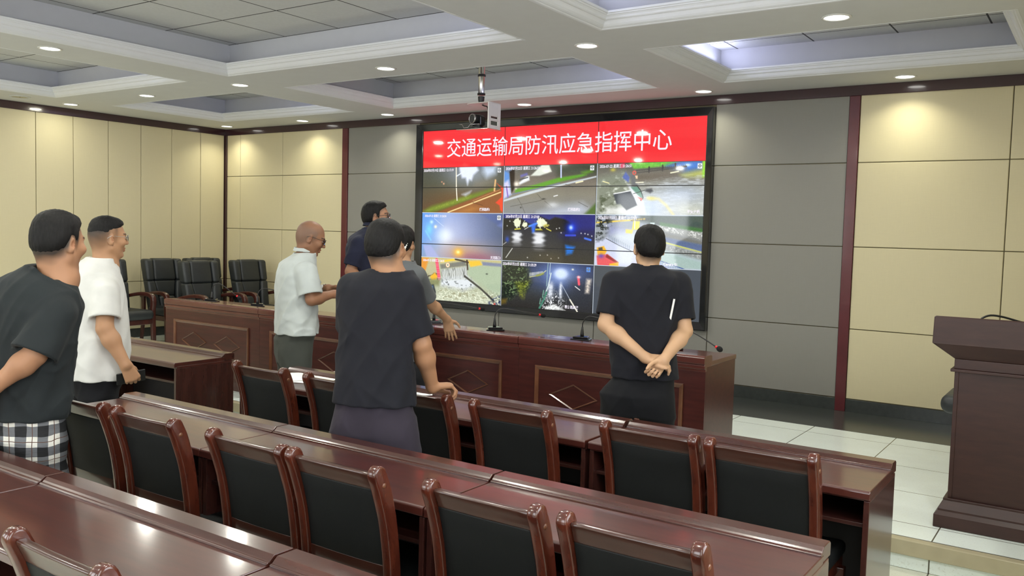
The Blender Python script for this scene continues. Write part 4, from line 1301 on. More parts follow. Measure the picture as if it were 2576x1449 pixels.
    p.mix(p.poly([(0.02, 0.82), (0.13, 0.78), (0.24, 0.94), (0.23, 1.02), (0.03, 1.02)], 0.008), (224, 90, 96)); p.mix(p.poly([(0.12, 0.78), (0.24, 0.93), (0.22, 0.95), (0.11, 0.84)], 0.006), (150, 50, 50))
    p.mix(p.blob(0.065, 0.82, 0.03, 0.045), (112, 80, 170)); p.mix(p.poly([(0.15, 0.97), (0.24, 0.93), (0.24, 1.02), (0.15, 1.02)], 0.006), (246, 180, 50))
    p.grain(14)
    return p
def pic_weir():
    p = Pic((176, 180, 150), 7)
    p.grad([(0, (196, 184, 130)), (0.3, (178, 182, 150)), (0.6, (172, 178, 150)), (1, (190, 196, 172))])
    p.mix(p.poly([(0.56, 0.14), (1.02, 0.08), (1.02, 0.9), (0.60, 0.4)], 0.05), (170, 186, 158))
    p.mix(p.poly([(0.0, 0.02), (0.10, 0.02), (0.08, 0.2), (0.03, 0.5), (0.0, 0.55)], 0.01), (222, 146, 54))
    n1 = p.noise(60, 34, 3)
    p.mix(p.poly([(0.08, 0.16), (0.2, 0.06), (0.22, 0.42), (0.04, 0.48)], 0.03) * 0.6, (190, 182, 140))
    p.mix(p.poly([(0.03, 0.44), (0.22, 0.36), (0.24, 0.52), (0.03, 0.54)], 0.02) * np.clip((n1 - 0.45) * 6, 0, 1), (66, 58, 46))
    p.mix(p.poly([(0.12, 0.46), (0.18, 0.36), (0.22, 0.44), (0.20, 0.52), (0.14, 0.54)], 0.012), (236, 180, 50))
    p.mix(p.poly([(0.25, 0.08), (0.42, 0.01), (0.44, 0.05), (0.26, 0.11)], 0.008), (250, 206, 60)); p.mix(p.poly([(0.60, 0.05), (0.74, 0.03), (0.77, 0.12), (0.63, 0.18)], 0.012), (246, 192, 60)); p.mix(p.poly([(0.77, 0.05), (1.0, 0.07), (1.0, 0.14), (0.78, 0.13)], 0.01) * 0.8, (112, 120, 160))
    p.mix(p.poly([(0.25, 0.16), (0.56, 0.06), (0.58, 0.16), (0.26, 0.26)], 0.012) * 0.9, (96, 102, 112))
    for k in range(18):
        x = 0.27 + k * 0.017
        p.mix(p.line([(x, 0.155 - (x - 0.27) * 0.2), (x, 0.24 - (x - 0.27) * 0.24)], 0.003) * 0.8, (186, 170, 110))
    p.mix(p.line([(0.44, 0.02), (0.60, 0.08)], 0.012) * 0.9, (56, 48, 44)); p.mix(p.line([(0.585, 0.04), (0.595, 0.24)], 0.014), (70, 56, 50))
    st = 0.5 + 0.5 * np.sin(p.x * 330 + 10 * p.noise(20, 6))
    fall = p.poly([(0.26, 0.28), (0.58, 0.17), (0.60, 0.42), (0.50, 0.46), (0.28, 0.52)], 0.015)
    p.mix(fall, (150, 154, 148)); p.mix(fall * np.clip(st * 1.5 - 0.45, 0, 1), (236, 240, 238)); p.mix(fall * np.clip((p.noise(60, 8) - 0.55) * 4, 0, 1) * 0.7, (66, 70, 66))
    p.mix(p.line([(0.20, 0.06), (0.24, 0.50)], 0.026, 0.008), (230, 60, 96))
    p.mix(p.line([(0.20, 0.06), (0.24, 0.50)], 0.024, 0.008) * (np.sin(p.y * 150) > 0.2) * 0.7, (250, 160, 170))
    rg = np.hypot((p.x - 0.345) * 2.2, p.y - 0.165)
    p.mix(np.clip((0.062 - rg) * 60, 0, 1), (248, 226, 200)); p.mix(np.clip((0.062 - rg) * 60, 0, 1) * (rg > 0.05), (220, 130, 60)); p.mix(np.clip((0.030 - rg) * 80, 0, 1), (150, 156, 140))
    w_ = p.noise(36, 26, 3)
    p.mix(p.poly([(0.24, 0.50), (0.60, 0.42), (0.72, 0.60), (0.56, 0.74), (0.26, 0.66)], 0.04) * 0.95, (220, 226, 232)); p.mix(p.poly([(0.26, 0.52), (0.66, 0.44), (0.70, 0.62), (0.54, 0.74), (0.30, 0.66)], 0.04) * np.clip((w_ - 0.55) * 7, 0, 1), (112, 118, 120))
    low = np.clip((p.y - 0.62) * 6, 0, 1) * p.poly([(0.26, 0.6), (0.98, 0.7), (1.02, 1.02), (0.2, 1.02)], 0.06)
    w2 = p.noise(30, 22, 3)
    p.mix(low * np.clip((np.abs(w2 - 0.5) < 0.045) * 1.0, 0, 1), (232, 236, 214)); p.mix(low * np.clip((w2 - 0.58) * 6, 0, 1) * 0.6, (140, 134, 104))
    p.mix(p.poly([(0.04, 0.54), (0.26, 0.50), (0.24, 0.66), (0.06, 0.68)], 0.03) * 0.8, (120, 124, 80))
    p.mix(p.line([(0.56, 0.40), (0.76, 0.66), (0.92, 0.92)], 0.014, 0.008), (66, 66, 62))
    p.mix(p.poly([(0.05, 0.68), (0.17, 0.64), (0.20, 0.82), (0.19, 0.90), (0.08, 0.9)], 0.012), (36, 42, 50)); p.mix(p.poly([(0.06, 0.70), (0.16, 0.67), (0.17, 0.80), (0.08, 0.84)], 0.012), (84, 120, 160)); p.mix(p.line([(0.09, 0.85), (0.17, 0.82)], 0.007), (176, 196, 226))
    p.mix(p.poly([(0.86, 0.92), (1.0, 0.78), (1.02, 1.02), (0.86, 1.02)], 0.02) * np.clip((n1 - 0.4) * 5, 0, 1), (46, 56, 90)); p.mix(p.blob(0.93, 0.985, 0.012, 0.02), (220, 70, 60))
    p.mix(p.blob(0.83, 0.32, 0.012, 0.016), (60, 66, 60))
    p.grain(16)
    return p
def pic_wetroad():
    p = Pic((44, 46, 50), 8)
    p.grad([(0, (34, 38, 58)), (0.3, (42, 44, 56)), (0.6, (56, 58, 56)), (1, (44, 42, 40))])
    p.mix(p.blob(0.66, 0.25, 0.34, 0.34) * 0.85, (92, 120, 190)); p.mix(p.poly([(0.72, 0.3), (1.02, 0.3), (1.02, 1.02), (0.8, 1.02)], 0.1) * 0.7, (50, 52, 60))
    n = p.noise(70, 46, 2); n2 = p.noise(26, 16, 2)
    tr = p.poly([(0.0, 0.0), (0.20, 0.0), (0.30, 0.14), (0.34, 0.44), (0.28, 0.66), (0.20, 0.66), (0.12, 0.82), (0.0, 0.9)], 0.05)
    p.mix(tr, (30, 38, 30)); p.mix(tr * np.clip((n - 0.50) * 6, 0, 1) * np.clip((n2 - 0.3) * 3, 0, 1), (112, 134, 92)); p.mix(p.poly([(0.16, 0.46), (0.32, 0.42), (0.28, 0.66), (0.26, 0.82), (0.22, 0.78)], 0.03) * n, (150, 160, 50))
    for k in range(20):
        x = 0.32 + k * 0.0075; y = 0.31 - (x - 0.32) * 0.55
        p.mix(p.line([(x, y - 0.07 + k * 0.0015), (x, y)], 0.0026), (226, 228, 224))
    p.mix(p.line([(0.32, 0.33), (0.44, 0.27), (0.50, 0.17)], 0.005), (206, 206, 150)); p.mix(p.line([(0.40, 0.29), (0.47, 0.24)], 0.014, 0.02) * 0.7, (140, 146, 40))
    p.mix(p.blob(0.662, 0.22, 0.072, 0.115, 2.2), (236, 244, 255)); p.mix(p.blob(0.662, 0.24, 0.12, 0.18) * 0.6, (190, 212, 255))
    for x, w__ in ((0.55, 0.030), (0.66, 0.016)):
        m = np.exp(-((p.x - x - 0.01 * (0.9 - p.y)) / w__) ** 2) * np.clip((p.y - 0.36) * 8, 0, 1) * np.clip((0.86 - p.y) * 5, 0, 1)
        p.mix(m * (0.5 + 0.8 * n), (224, 230, 240))
    sp = p.poly([(0.50, 0.70), (0.60, 0.62), (0.70, 0.80), (0.66, 1.02), (0.46, 1.02)], 0.06) * np.clip((p.noise(110, 60, 1) - 0.58) * 10, 0, 1)
    p.mix(sp, (236, 238, 242))
    p.mix(p.poly([(0.50, 0.96), (0.60, 0.88), (0.66, 0.94), (0.72, 1.0), (0.50, 1.02)], 0.015) * (0.5 + 0.7 * n), (236, 238, 236))
    p.mix(p.line([(0.52, 0.0), (0.51, 0.50)], 0.004), (160, 196, 190)); p.mix(p.line([(0.545, 0.0), (0.54, 0.24)], 0.004), (190, 210, 220))
    p.mix(p.line([(0.555, 0.22), (0.53, 0.50), (0.50, 0.66)], 0.008), (206, 222, 220)); p.mix(p.line([(0.51, 0.64), (0.48, 0.82), (0.44, 0.99)], 0.014, 0.01), (72, 128, 108)); p.mix(p.line([(0.48, 0.60), (0.47, 0.75)], 0.006), (120, 170, 150)); p.mix(p.line([(0.45, 0.78), (0.44, 0.90)], 0.006), (110, 160, 140))
    p.mix(p.line([(0.68, 0.47), (0.76, 0.74)], 0.004), (170, 180, 196)); p.mix(p.line([(0.765, 0.76), (0.845, 1.0)], 0.010), (226, 222, 206)); p.mix(p.line([(0.815, 0.47), (0.865, 0.54)], 0.006), (220, 222, 220))
    p.mix(p.line([(0.845, 0.27), (0.855, 0.42)], 0.016, 0.012), (250, 90, 110)); p.mix(p.blob(0.85, 0.27, 0.018, 0.025), (255, 214, 220)); p.mix(p.blob(0.785, 0.115, 0.012, 0.02), (240, 240, 220))
    p.mix(p.poly([(0.93, 0.30), (0.98, 0.30), (0.96, 0.60), (0.92, 0.60)], 0.02) * (0.4 + 0.8 * n), (222, 210, 196))
    p.mix(p.poly([(0.0, 0.86), (0.07, 0.84), (0.06, 0.94), (0.0, 0.98)], 0.02), (96, 80, 34))
    p.icon(0.945, 0.10, (90, 150, 240)); p.grain(14)
    return p

def emitcol(name, strength=1.0):
    q = NT(name)
    a = q.n('ShaderNodeAttribute'); a.attribute_name = 'Col'
    q.set(Base_Color=(0.004, 0.004, 0.004, 1), Roughness=0.045)
    q.l(a.outputs['Color'], q.b.inputs['Emission Color'])
    q.b.inputs['Emission Strength'].default_value = strength
    return q.m
SCREEN_E = 1.0
MT['picture'] = emitcol('screen_picture', SCREEN_E * 1.18)
def flat_emit(name, c, s=1.0):
    q = NT(name)
    q.set(Base_Color=(0.004, 0.004, 0.004, 1), Roughness=0.045)
    q.b.inputs['Emission Color'].default_value = c
    q.b.inputs['Emission Strength'].default_value = s * SCREEN_E
    return q.m
MT['red_band'] = flat_emit('screen_red', lin(252, 52, 58))
MT['white_text'] = flat_emit('screen_white', lin(250, 244, 255))
MT['blank'] = flat_emit('screen_blank', lin(80, 86, 94))
MT['tile_edge'] = flat_emit('screen_tile_edge', lin(206, 216, 228))

def picture(u0, u1, v0, v1, p, label):
    me = bpy.data.meshes.new('camera_picture')
    xs_ = np.linspace(su(u0) + 0.003, su(u1) - 0.003, GW + 1); zs_ = np.linspace(sv(v0) - 0.003, sv(v1) + 0.003, GH + 1)
    X, Z = np.meshgrid(xs_, zs_)
    V = np.stack([X.ravel(), np.full(X.size, YSC), Z.ravel()], 1)
    i = (np.arange(GH)[:, None] * (GW + 1) + np.arange(GW)[None]).ravel()
    F = np.stack([i, i + GW + 1, i + GW + 2, i + 1], 1)
    me.vertices.add(len(V)); me.vertices.foreach_set('co', V.astype(np.float32).ravel())
    me.loops.add(4 * len(F)); me.loops.foreach_set('vertex_index', F.astype(np.int32).ravel())
    me.polygons.add(len(F))
    me.polygons.foreach_set('loop_start', np.arange(0, 4 * len(F), 4, dtype=np.int32))
    me.polygons.foreach_set('loop_total', np.full(len(F), 4, dtype=np.int32))
    me.update(calc_edges=True)
    C = p.lin()
    C = np.pad(C, ((0, 1), (0, 1), (0, 0)), mode='edge')
    c = np.ones((len(V), 4), np.float32); c[:, :3] = C.reshape(-1, 3)
    at = me.color_attributes.new('Col', 'FLOAT_COLOR', 'POINT')
    at.data.foreach_set('color', c.ravel())
    me.materials.append(MT['picture'])
    o = bpy.data.objects.new('camera_picture', me)
    COL.objects.link(o); o.parent = vw_root
    o['label'] = label
    return o
def text(name, s, u, v, size, mat, align='LEFT', sx=1.0, off=0.0, y=YSC - 0.0012, parent=None):
    cu = bpy.data.curves.new(name, 'FONT')
    cu.body = s; cu.size = size; cu.align_x = align; cu.align_y = 'CENTER'; cu.offset = off
    cu.extrude = 0.0003
    cu.materials.append(mat)
    o = bpy.data.objects.new(name, cu)
    COL.objects.link(o); o.parent = parent or vw_root
    o.location = (su(u), y, sv(v)); o.rotation_euler = (math.radians(90), 0, 0); o.scale = (sx, 1, 1)
    return o
B0 = 0.2155
VR = [B0, 0.481, 0.745, 1.0]
mb = MB(); mb.box(su(0), su(1), YSC - 0.0005, -0.03, sv(B0) + 0.001, sv(0))
obj('title_band', mb, MT['red_band'], vw_root)
TITLE = '交通运输局防汛应急指挥中心'
text('title_text', TITLE, 0.5, 0.114, 0.232, MT['white_text'], 'CENTER', 0.965, 0.0008)
U3 = [0, 1 / 3, 2 / 3, 1]
PICS = [(0, 0, pic_verge, 'night picture of a grass verge and lamp post'), (1, 0, pic_avenue, 'night picture of an avenue with a white van'), (2, 0, pic_flood, 'picture of flood water round a wrecked pale car'),
        (0, 1, pic_fog, 'blue foggy picture with an orange lamp'), (1, 1, pic_night, 'night picture of a flooded junction with blue lights'), (2, 1, pic_canal, 'picture of a canal with railings and a lorry'),
        (0, 2, pic_weir, 'picture of water falling over a weir'), (1, 2, pic_wetroad, 'night picture of a wet road with a bright headlight')]
for i, j, fn, lb in PICS:
    picture(U3[i], U3[i + 1], VR[j], VR[j + 1], fn(), lb)
mb = MB(); mb.box(su(2 / 3) + 0.003, su(1) - 0.003, YSC, -0.03, sv(1.0) + 0.003, sv(0.745) - 0.003)
obj('blank_picture', mb, MT['blank'], vw_root)
# bright edges round the pictures, dark joints between the panels
mb = MB()
for v in VR[1:3]:
    mb.box(su(0), su(1), YSC - 0.0008, YSC + 0.004, sv(v) - 0.0035, sv(v) + 0.0035)
for u in (1 / 3, 2 / 3):
    mb.box(su(u) - 0.0032, su(u) + 0.0032, YSC - 0.0008, YSC + 0.004, sv(1), sv(B0))
obj('picture_edges', mb, MT['tile_edge'], vw_root)
for u in (1 / 3, 2 / 3):
    mb = MB(); mb.box(su(u) - 0.0075, su(u) - 0.0030, YSC - 0.001, YSC + 0.004, sv(1), sv(B0)); mb.box(su(u) - 0.0045, su(u) + 0.0025, YSC - 0.001, YSC + 0.004, sv(B0), sv(0))
    obj('panel_joint', mb, MT['black'], vw_root)
for v in (1 / 3, 2 / 3):
    mb = MB(); mb.box(su(0), su(1), YSC - 0.0016, YSC + 0.004, sv(v) - 0.0045, sv(v) + 0.0045)
    obj('panel_joint', mb, MT['black'], vw_root)
# dates and place names burnt into the pictures
HT = 0.041
def stamp(i, j, s, du=0.012, dv=0.017, size=HT): text('date_text', s, U3[i] + du, VR[j] + dv, size, MT['white_text'], 'LEFT', 0.80, 0.0008)
stamp(0, 0, '2026年07月19日 星期日 12:17:19', 0.004)
stamp(1, 0, '2026年07月22日 星期三 21:26:59', 0.006)
stamp(2, 0, '2026-07-22 星期三 21:26:51', 0.008)
stamp(1, 1, '2026年07月22日 星期三 21:27:00', 0.010)
stamp(2, 1, '2026年07月22日 星期三 21:27:01', 0.008)
stamp(1, 2, '2026年07月22日 星期三 21:35:29', 0.004)
stamp(0, 1, '2026-07-22 星期三 21:26:54', 0.012, 0.020, 0.036)
stamp(0, 2, '2026-07-22 星期三 21:26:55', 0.008, 0.020, 0.036)
def place(i, j, s, u, v): text('place_text', s, u, v, 0.040, MT['white_text'], 'LEFT', 0.85, 0.0008)
place(0, 0, '煤园路桥1', 0.240, 0.461)
place(1, 0, '煤园路桥2', 0.570, 0.457)
place(2, 0, '平安大桥', 0.952, 0.463)
place(0, 1, '天河路口1', 0.288, 0.733)
place(2, 1, 'Camera 01', 0.888, 0.724)
place(1, 2, '教育路高架', 0.570, 0.978)
# ================================================================== people
# --- signed-distance sculpting: a shape is a function of points, meshed by surface nets on a sparse grid
def smin(a, b, k):
    h = np.clip(0.5 + 0.5 * (b - a) / k, 0, 1)
    return b + (a - b) * h - k * h * (1 - h)
def smax(a, b, k):
    return -smin(-a, -b, k)
def rcone(p, a, b, ra, rb):
    a = np.asarray(a, float); b = np.asarray(b, float)
    ab = b - a
    t = np.clip(((p - a) @ ab) / (ab @ ab + 1e-12), 0, 1)
    return np.linalg.norm(p - a - t[:, None] * ab, axis=1) - (ra + (rb - ra) * t)
def ellips(p, c, r, R=None):
    q = p - np.asarray(c, float)
    if R is not None:
        q = q @ R
    r = np.asarray(r, float)
    k0 = np.linalg.norm(q / r, axis=1)
    k1 = np.linalg.norm(q / (r * r), axis=1) + 1e-9
    return k0 * (k0 - 1) / k1
def box(p, c, h, rad, R=None):
    q = p - np.asarray(c, float)
    if R is not None:
        q = q @ R
    q = np.abs(q) - (np.asarray(h, float) - rad)
    return np.linalg.norm(np.maximum(q, 0), axis=1) + np.minimum(q.max(axis=1), 0) - rad
def loft(p, rings, az, n=2.35, ext=0.0, twist=None):
    """stack of super-ellipses; rings rows are (z, cx, cy, half width, half depth)"""
    A = np.array(rings, float)
    z = np.clip(p[:, 2], A[0, 0], A[-1, 0])
    # smooth interpolation
    zz = np.linspace(A[0, 0], A[-1, 0], 160)
    I = [np.interp(zz, A[:, 0], A[:, k]) for k in range(1, 5)]
    ker = np.hanning(13); ker /= ker.sum()
    I = [np.convolve(np.pad(i, 6, mode='edge'), ker, mode='valid') for i in I]
    cx, cy, a, b = [np.interp(z, zz, i) for i in I]
    c, s = math.cos(az), math.sin(az)
    dx, dy = p[:, 0] - cx, p[:, 1] - cy
    f = dx * c + dy * s
    q = dx * s - dy * c
    a = a + ext; b = b + ext
    k = (np.abs(q / a) ** n + np.abs(f / b) ** n) ** (1.0 / n)
    d = (k - 1) * np.minimum(a, b) * np.clip(k, 0.7, 1.0)
    dz = np.maximum(A[0, 0] - p[:, 2], p[:, 2] - A[-1, 0])
    return np.where(dz > 0, np.sqrt(np.maximum(d, 0) ** 2 + np.maximum(dz, 0) ** 2), np.maximum(d, dz))
def wob(p, freq, seed, amp=1.0):
    r = np.random.RandomState(seed)
    o = np.zeros(len(p))
    for i in range(5):
        d = r.normal(size=3); d /= np.linalg.norm(d)
        o += np.sin(p @ d * freq * r.uniform(0.6, 1.6) + r.uniform(0, 6.28) + 1.3 * np.sin(p @ np.roll(d, 1) * freq * 0.6))
    return amp * o / 3.0

def folds(p, seed, side, front):
    """creases of hanging cloth: sharp ridges in slanting families, fading in and out"""
    r = np.random.RandomState(seed)
    o = np.zeros(len(p))
    x = p @ side; y = p @ front; z = p[:, 2]
    for i in range(5):
        sl = r.uniform(0.5, 1.6) * (1 if i % 2 else -1)
        fr = r.uniform(26, 46)
        w_ = 0.9 * np.sin(z * 7 + r.uniform(0, 6)) + 0.8 * np.sin(x * 9 + y * 5 + r.uniform(0, 6))
        ph = (z * 0.75 + sl * x + 0.5 * r.uniform(-1, 1) * y) * fr * 0.8 + w_ + r.uniform(0, 6)
        rid = (1 - np.abs(np.sin(ph * 0.5))) ** 2.2
        m = np.clip(0.35 + np.sin(x * r.uniform(6, 11) + r.uniform(0, 6)) * np.sin(z * r.uniform(6, 10) + y * 4 + r.uniform(0, 6)), 0, 1)
        o += -0.0055 * (rid - 0.25) * m
    return o + wob(p, 70, seed + 4, 0.0008)

def surface(f, lo, hi, h):
    """sparse naive surface nets of f=0; returns vertices and quads"""
    nb = 8
    Hb = nb * h
    lo = np.asarray(lo, float); hi = np.asarray(hi, float)
    n = np.ceil((hi - lo) / Hb).astype(int)
    g = np.stack(np.meshgrid(*[np.arange(k) for k in n], indexing='ij'), -1).reshape(-1, 3)
    d = f(lo + (g + 0.5) * Hb)
    keep = g[np.abs(d) < Hb * 0.87 * 1.9]
    ax = np.arange(nb + 1)
    off = np.stack(np.meshgrid(ax, ax, ax, indexing='ij'), -1).reshape(-1, 3)
    V = []; keys = []; crossk = [[], [], []]; cross_s = [[], [], []]
    big = int(n.max() * nb + 4)
    def key(c): return (c[:, 0] * big + c[:, 1]) * big + c[:, 2]
    CH = 400
    for s in range(0, len(keep), CH):
        kb = keep[s:s + CH]
        idx = kb[:, None, :] * nb + off[None]
        val = f(lo + idx.reshape(-1, 3) * h).reshape(len(kb), nb + 1, nb + 1, nb + 1)
        neg = val < 0
        # edge crossings for cells
        acc = np.zeros((len(kb), nb, nb, nb, 3)); cnt = np.zeros((len(kb), nb, nb, nb))
        base = np.stack(np.meshgrid(np.arange(nb), np.arange(nb), np.arange(nb), indexing='ij'), -1)
        for a in range(3):
            sl0 = [slice(None)] * 4; sl1 = [slice(None)] * 4
            sl0[a + 1] = slice(0, nb); sl1[a + 1] = slice(1, nb + 1)
            v0 = val[tuple(sl0)]; v1 = val[tuple(sl1)]
            cr = (v0 < 0) != (v1 < 0)
            t = np.where(cr, v0 / np.where(cr, v0 - v1, 1), 0)
            o1, o2 = [x for x in range(3) if x != a]
            for i in (0, 1):
                for j in (0, 1):
                    sl = [slice(None)] * 4
                    sl[a + 1] = slice(0, nb)
                    sl[o1 + 1] = slice(i, nb + i); sl[o2 + 1] = slice(j, nb + j)
                    c_ = cr[tuple(sl)]; t_ = t[tuple(sl)]
                    cnt += c_
                    acc[..., a] += np.where(c_, t_, 0)
                    acc[..., o1] += np.where(c_, i, 0)
                    acc[..., o2] += np.where(c_, j, 0)
            # quads: take edges whose lower corner lies in this block (not on the far faces of other axes)
            sl = [slice(None)] + [slice(0, nb)] * 3
            e = cr[tuple(sl)] if True else cr
            w_ = np.argwhere(e)
            if len(w_):
                crossk[a].append(kb[w_[:, 0]] * nb + w_[:, 1:])
                cross_s[a].append(neg[tuple(sl)][e])
        act = cnt > 0
        w_ = np.argwhere(act)
        if len(w_):
            cell = kb[w_[:, 0]] * nb + w_[:, 1:]
            V.append(lo + (cell + acc[act] / cnt[act][:, None]) * h)
            keys.append(key(cell))
    if not V:
        return np.zeros((0, 3)), np.zeros((0, 4), int)
    V = np.concatenate(V); keys = np.concatenate(keys)
    order = np.argsort(keys); keys = keys[order]; V = V[order]
    F = []
    for a in range(3):
        if not crossk[a]:
            continue
        c = np.concatenate(crossk[a]); sg = np.concatenate(cross_s[a])
        o1, o2 = (a + 1) % 3, (a + 2) % 3
        quad = []
        ok = np.ones(len(c), bool)
        for i, j in ((0, 0), (-1, 0), (-1, -1), (0, -1)):
            q = c.copy(); q[:, o1] += i; q[:, o2] += j
            kk = key(q)
            pos = np.clip(np.searchsorted(keys, kk), 0, len(keys) - 1)
            ok &= keys[pos] == kk
            quad.append(pos)
        Q = np.stack(quad, 1)
        Q[~sg] = Q[~sg][:, ::-1]
        F.append(Q[ok])
    return V, np.concatenate(F)

def relax(V, F, it=1, lam=0.5):
    e = np.concatenate([F[:, [0, 1]], F[:, [1, 2]], F[:, [2, 3]], F[:, [3, 0]]])
    for _ in range(it):
        acc = np.zeros_like(V); cnt = np.zeros(len(V))
        for i in range(3):
            acc[:, i] = np.bincount(e[:, 0], V[e[:, 1], i], len(V)) + np.bincount(e[:, 1], V[e[:, 0], i], len(V))
        cnt = np.bincount(e[:, 0], minlength=len(V)) + np.bincount(e[:, 1], minlength=len(V))
        V = V + lam * (acc / np.maximum(cnt, 1)[:, None] - V)
    return V

def sculpt(name, f, lo, hi, h, mat, parent, smooth=1, color=None, loc=(0, 0, 0)):
    V, F = surface(f, lo, hi, h)
    if smooth:
        V = relax(V, F, smooth)
    me = bpy.data.meshes.new(name)
    me.vertices.add(len(V)); me.vertices.foreach_set('co', V.astype(np.float32).ravel())
    me.loops.add(4 * len(F)); me.loops.foreach_set('vertex_index', F.astype(np.int32).ravel())
    me.polygons.add(len(F))
    me.polygons.foreach_set('loop_start', np.arange(0, 4 * len(F), 4, dtype=np.int32))
    me.polygons.foreach_set('loop_total', np.full(len(F), 4, dtype=np.int32))
    me.update(calc_edges=True)
    me.validate()
    me.polygons.foreach_set('use_smooth', [True] * len(me.polygons))
    me.materials.append(mat)
    if color is not None:
        at = me.color_attributes.new('Col', 'FLOAT_COLOR', 'POINT')
        c = np.ones((len(me.vertices), 4), np.float32)
        c[:, :3] = color(V)
        at.data.foreach_set('color', c.ravel())
    o = bpy.data.objects.new(name, me)
    COL.objects.link(o)
    if parent is not None:
        o.parent = parent
    o.location = loc
    return o

# --- materials
def skinmat():
    q = NT('skin')
    a = q.n('ShaderNodeAttribute'); a.attribute_name = 'Col'
    q.l(a.outputs['Color'], q.b.inputs['Base Color'])
    q.set(Roughness=0.52)
    q.b.inputs['Specular IOR Level'].default_value = 0.35
    q.b.inputs['Subsurface Weight'].default_value = 0.06
    q.b.inputs['Subsurface Radius'].default_value = (0.01, 0.004, 0.002)
    q.b.inputs['Subsurface Scale'].default_value = 0.6
    q.bump(q.noise(220, 3), 0.08, 0.001)
    return q.m
MT['skin'] = skinmat()
def hairmat(name, col):
    q = NT(name)
    f = q.noise(10, 4, 'Object', (14, 14, 3))
    c = np.array(col[:3])
    q.l(q.ramp(f, tuple(c * 0.6) + (1,), tuple(c * 1.5) + (1,)), q.b.inputs['Base Color'])
    q.set(Roughness=0.62)
    q.b.inputs['Specular IOR Level'].default_value = 0.22
    q.bump(q.noise(60, 4, 'Object', (6, 6, 1.5)), 0.5, 0.003)
    return q.m
MT['hair'] = hairmat('black_hair', lin(17, 16, 16))
def clothmat(name, col, rough=0.85, sheen=0.15):
    q = NT(name)
    c = np.array(col[:3])
    q.l(q.ramp(q.noise(7, 3), tuple(c * 0.92) + (1,), tuple(np.clip(c * 1.08, 0, 1)) + (1,)), q.b.inputs['Base Color'])
    q.set(Roughness=rough)
    q.b.inputs['Sheen Weight'].default_value = sheen
    q.b.inputs['Specular IOR Level'].default_value = 0.25
    x = q.math('ADD', q.noise(9, 3, 'Object', (1, 1, 0.6)), q.math('MULTIPLY', q.noise(500, 1), 0.06))
    q.bump(x, 0.35, 0.012)
    return q.m
MT['c_navy'] = clothmat('navy_black_cotton', lin(25, 26, 33), sheen=0.03)
MT['c_char'] = clothmat('charcoal_green_cotton', lin(33, 38, 40), sheen=0.03)
MT['c_white'] = clothmat('white_jersey', lin(204, 204, 201), 0.8)
MT['c_shirt'] = clothmat('pale_shirt_cotton', lin(186, 193, 192), 0.8)
MT['c_navy2'] = clothmat('navy_polo', lin(32, 35, 54), sheen=0.03)
MT['c_grey'] = clothmat('grey_jersey', lin(92, 95, 98), sheen=0.05)
MT['p_black'] = clothmat('black_trouser_cloth', lin(17, 18, 22), sheen=0.02)
MT['p_purple'] = clothmat('purple_grey_short_cloth', lin(48, 43, 53), sheen=0.05)
MT['p_olive'] = clothmat('grey_green_trouser_cloth', lin(66, 69, 64), sheen=0.05)
def plaid():
    q = NT('plaid_cloth')
    tc = q.n('ShaderNodeTexCoord')
    mp = q.n('ShaderNodeMapping')
    mp.inputs['Rotation'].default_value = (0, 0, math.radians(-64))
    q.l(tc.outputs['Object'], mp.inputs['Vector'])
    sp = q.n('ShaderNodeSeparateXYZ'); q.l(mp.outputs[0], sp.inputs[0])
    wv = q.noise(9, 2)
    z = q.math('ADD', sp.outputs[2], q.math('MULTIPLY', q.math('SUBTRACT', wv, 0.5), 0.02))
    x = q.math('ADD', sp.outputs[0], q.math('MULTIPLY', q.math('SUBTRACT', wv, 0.5), 0.015))
    def band(v, per, ph, wd):
        return q.math('LESS_THAN', q.math('FRACT', q.math('ADD', q.math('DIVIDE', v, per), ph)), wd)
    bx, bz = band(x, 0.082, 0.1, 0.5), band(z, 0.082, 0.25, 0.5)
    dk = q.math('MULTIPLY', q.math('ADD', bx, bz), 0.5)
    r = q.n('ShaderNodeValToRGB')
    r.color_ramp.interpolation = 'CONSTANT'
    r.color_ramp.elements[0].position = 0.0; r.color_ramp.elements[0].color = lin(214, 212, 204)
    r.color_ramp.elements[1].position = 0.3; r.color_ramp.elements[1].color = lin(104, 106, 110)
    e = r.color_ramp.elements.new(0.8); e.color = lin(26, 27, 30)
    q.l(dk, r.inputs[0])
    st = q.math('MAXIMUM', band(x, 0.082, 0.36, 0.035), band(z, 0.082, 0.51, 0.035))
    mx = q.n('ShaderNodeMix', data_type='RGBA')
    q.l(st, mx.inputs['Factor']); q.l(r.outputs[0], mx.inputs['A']); mx.inputs['B'].default_value = lin(84, 58, 46)
    q.l(mx.outputs['Result'], q.b.inputs['Base Color'])
    q.set(Roughness=0.85)
    q.bump(q.noise(14, 3, 'Object', (1, 1, 3)), 0.5, 0.012)
    return q.m
MT['p_plaid'] = plaid()

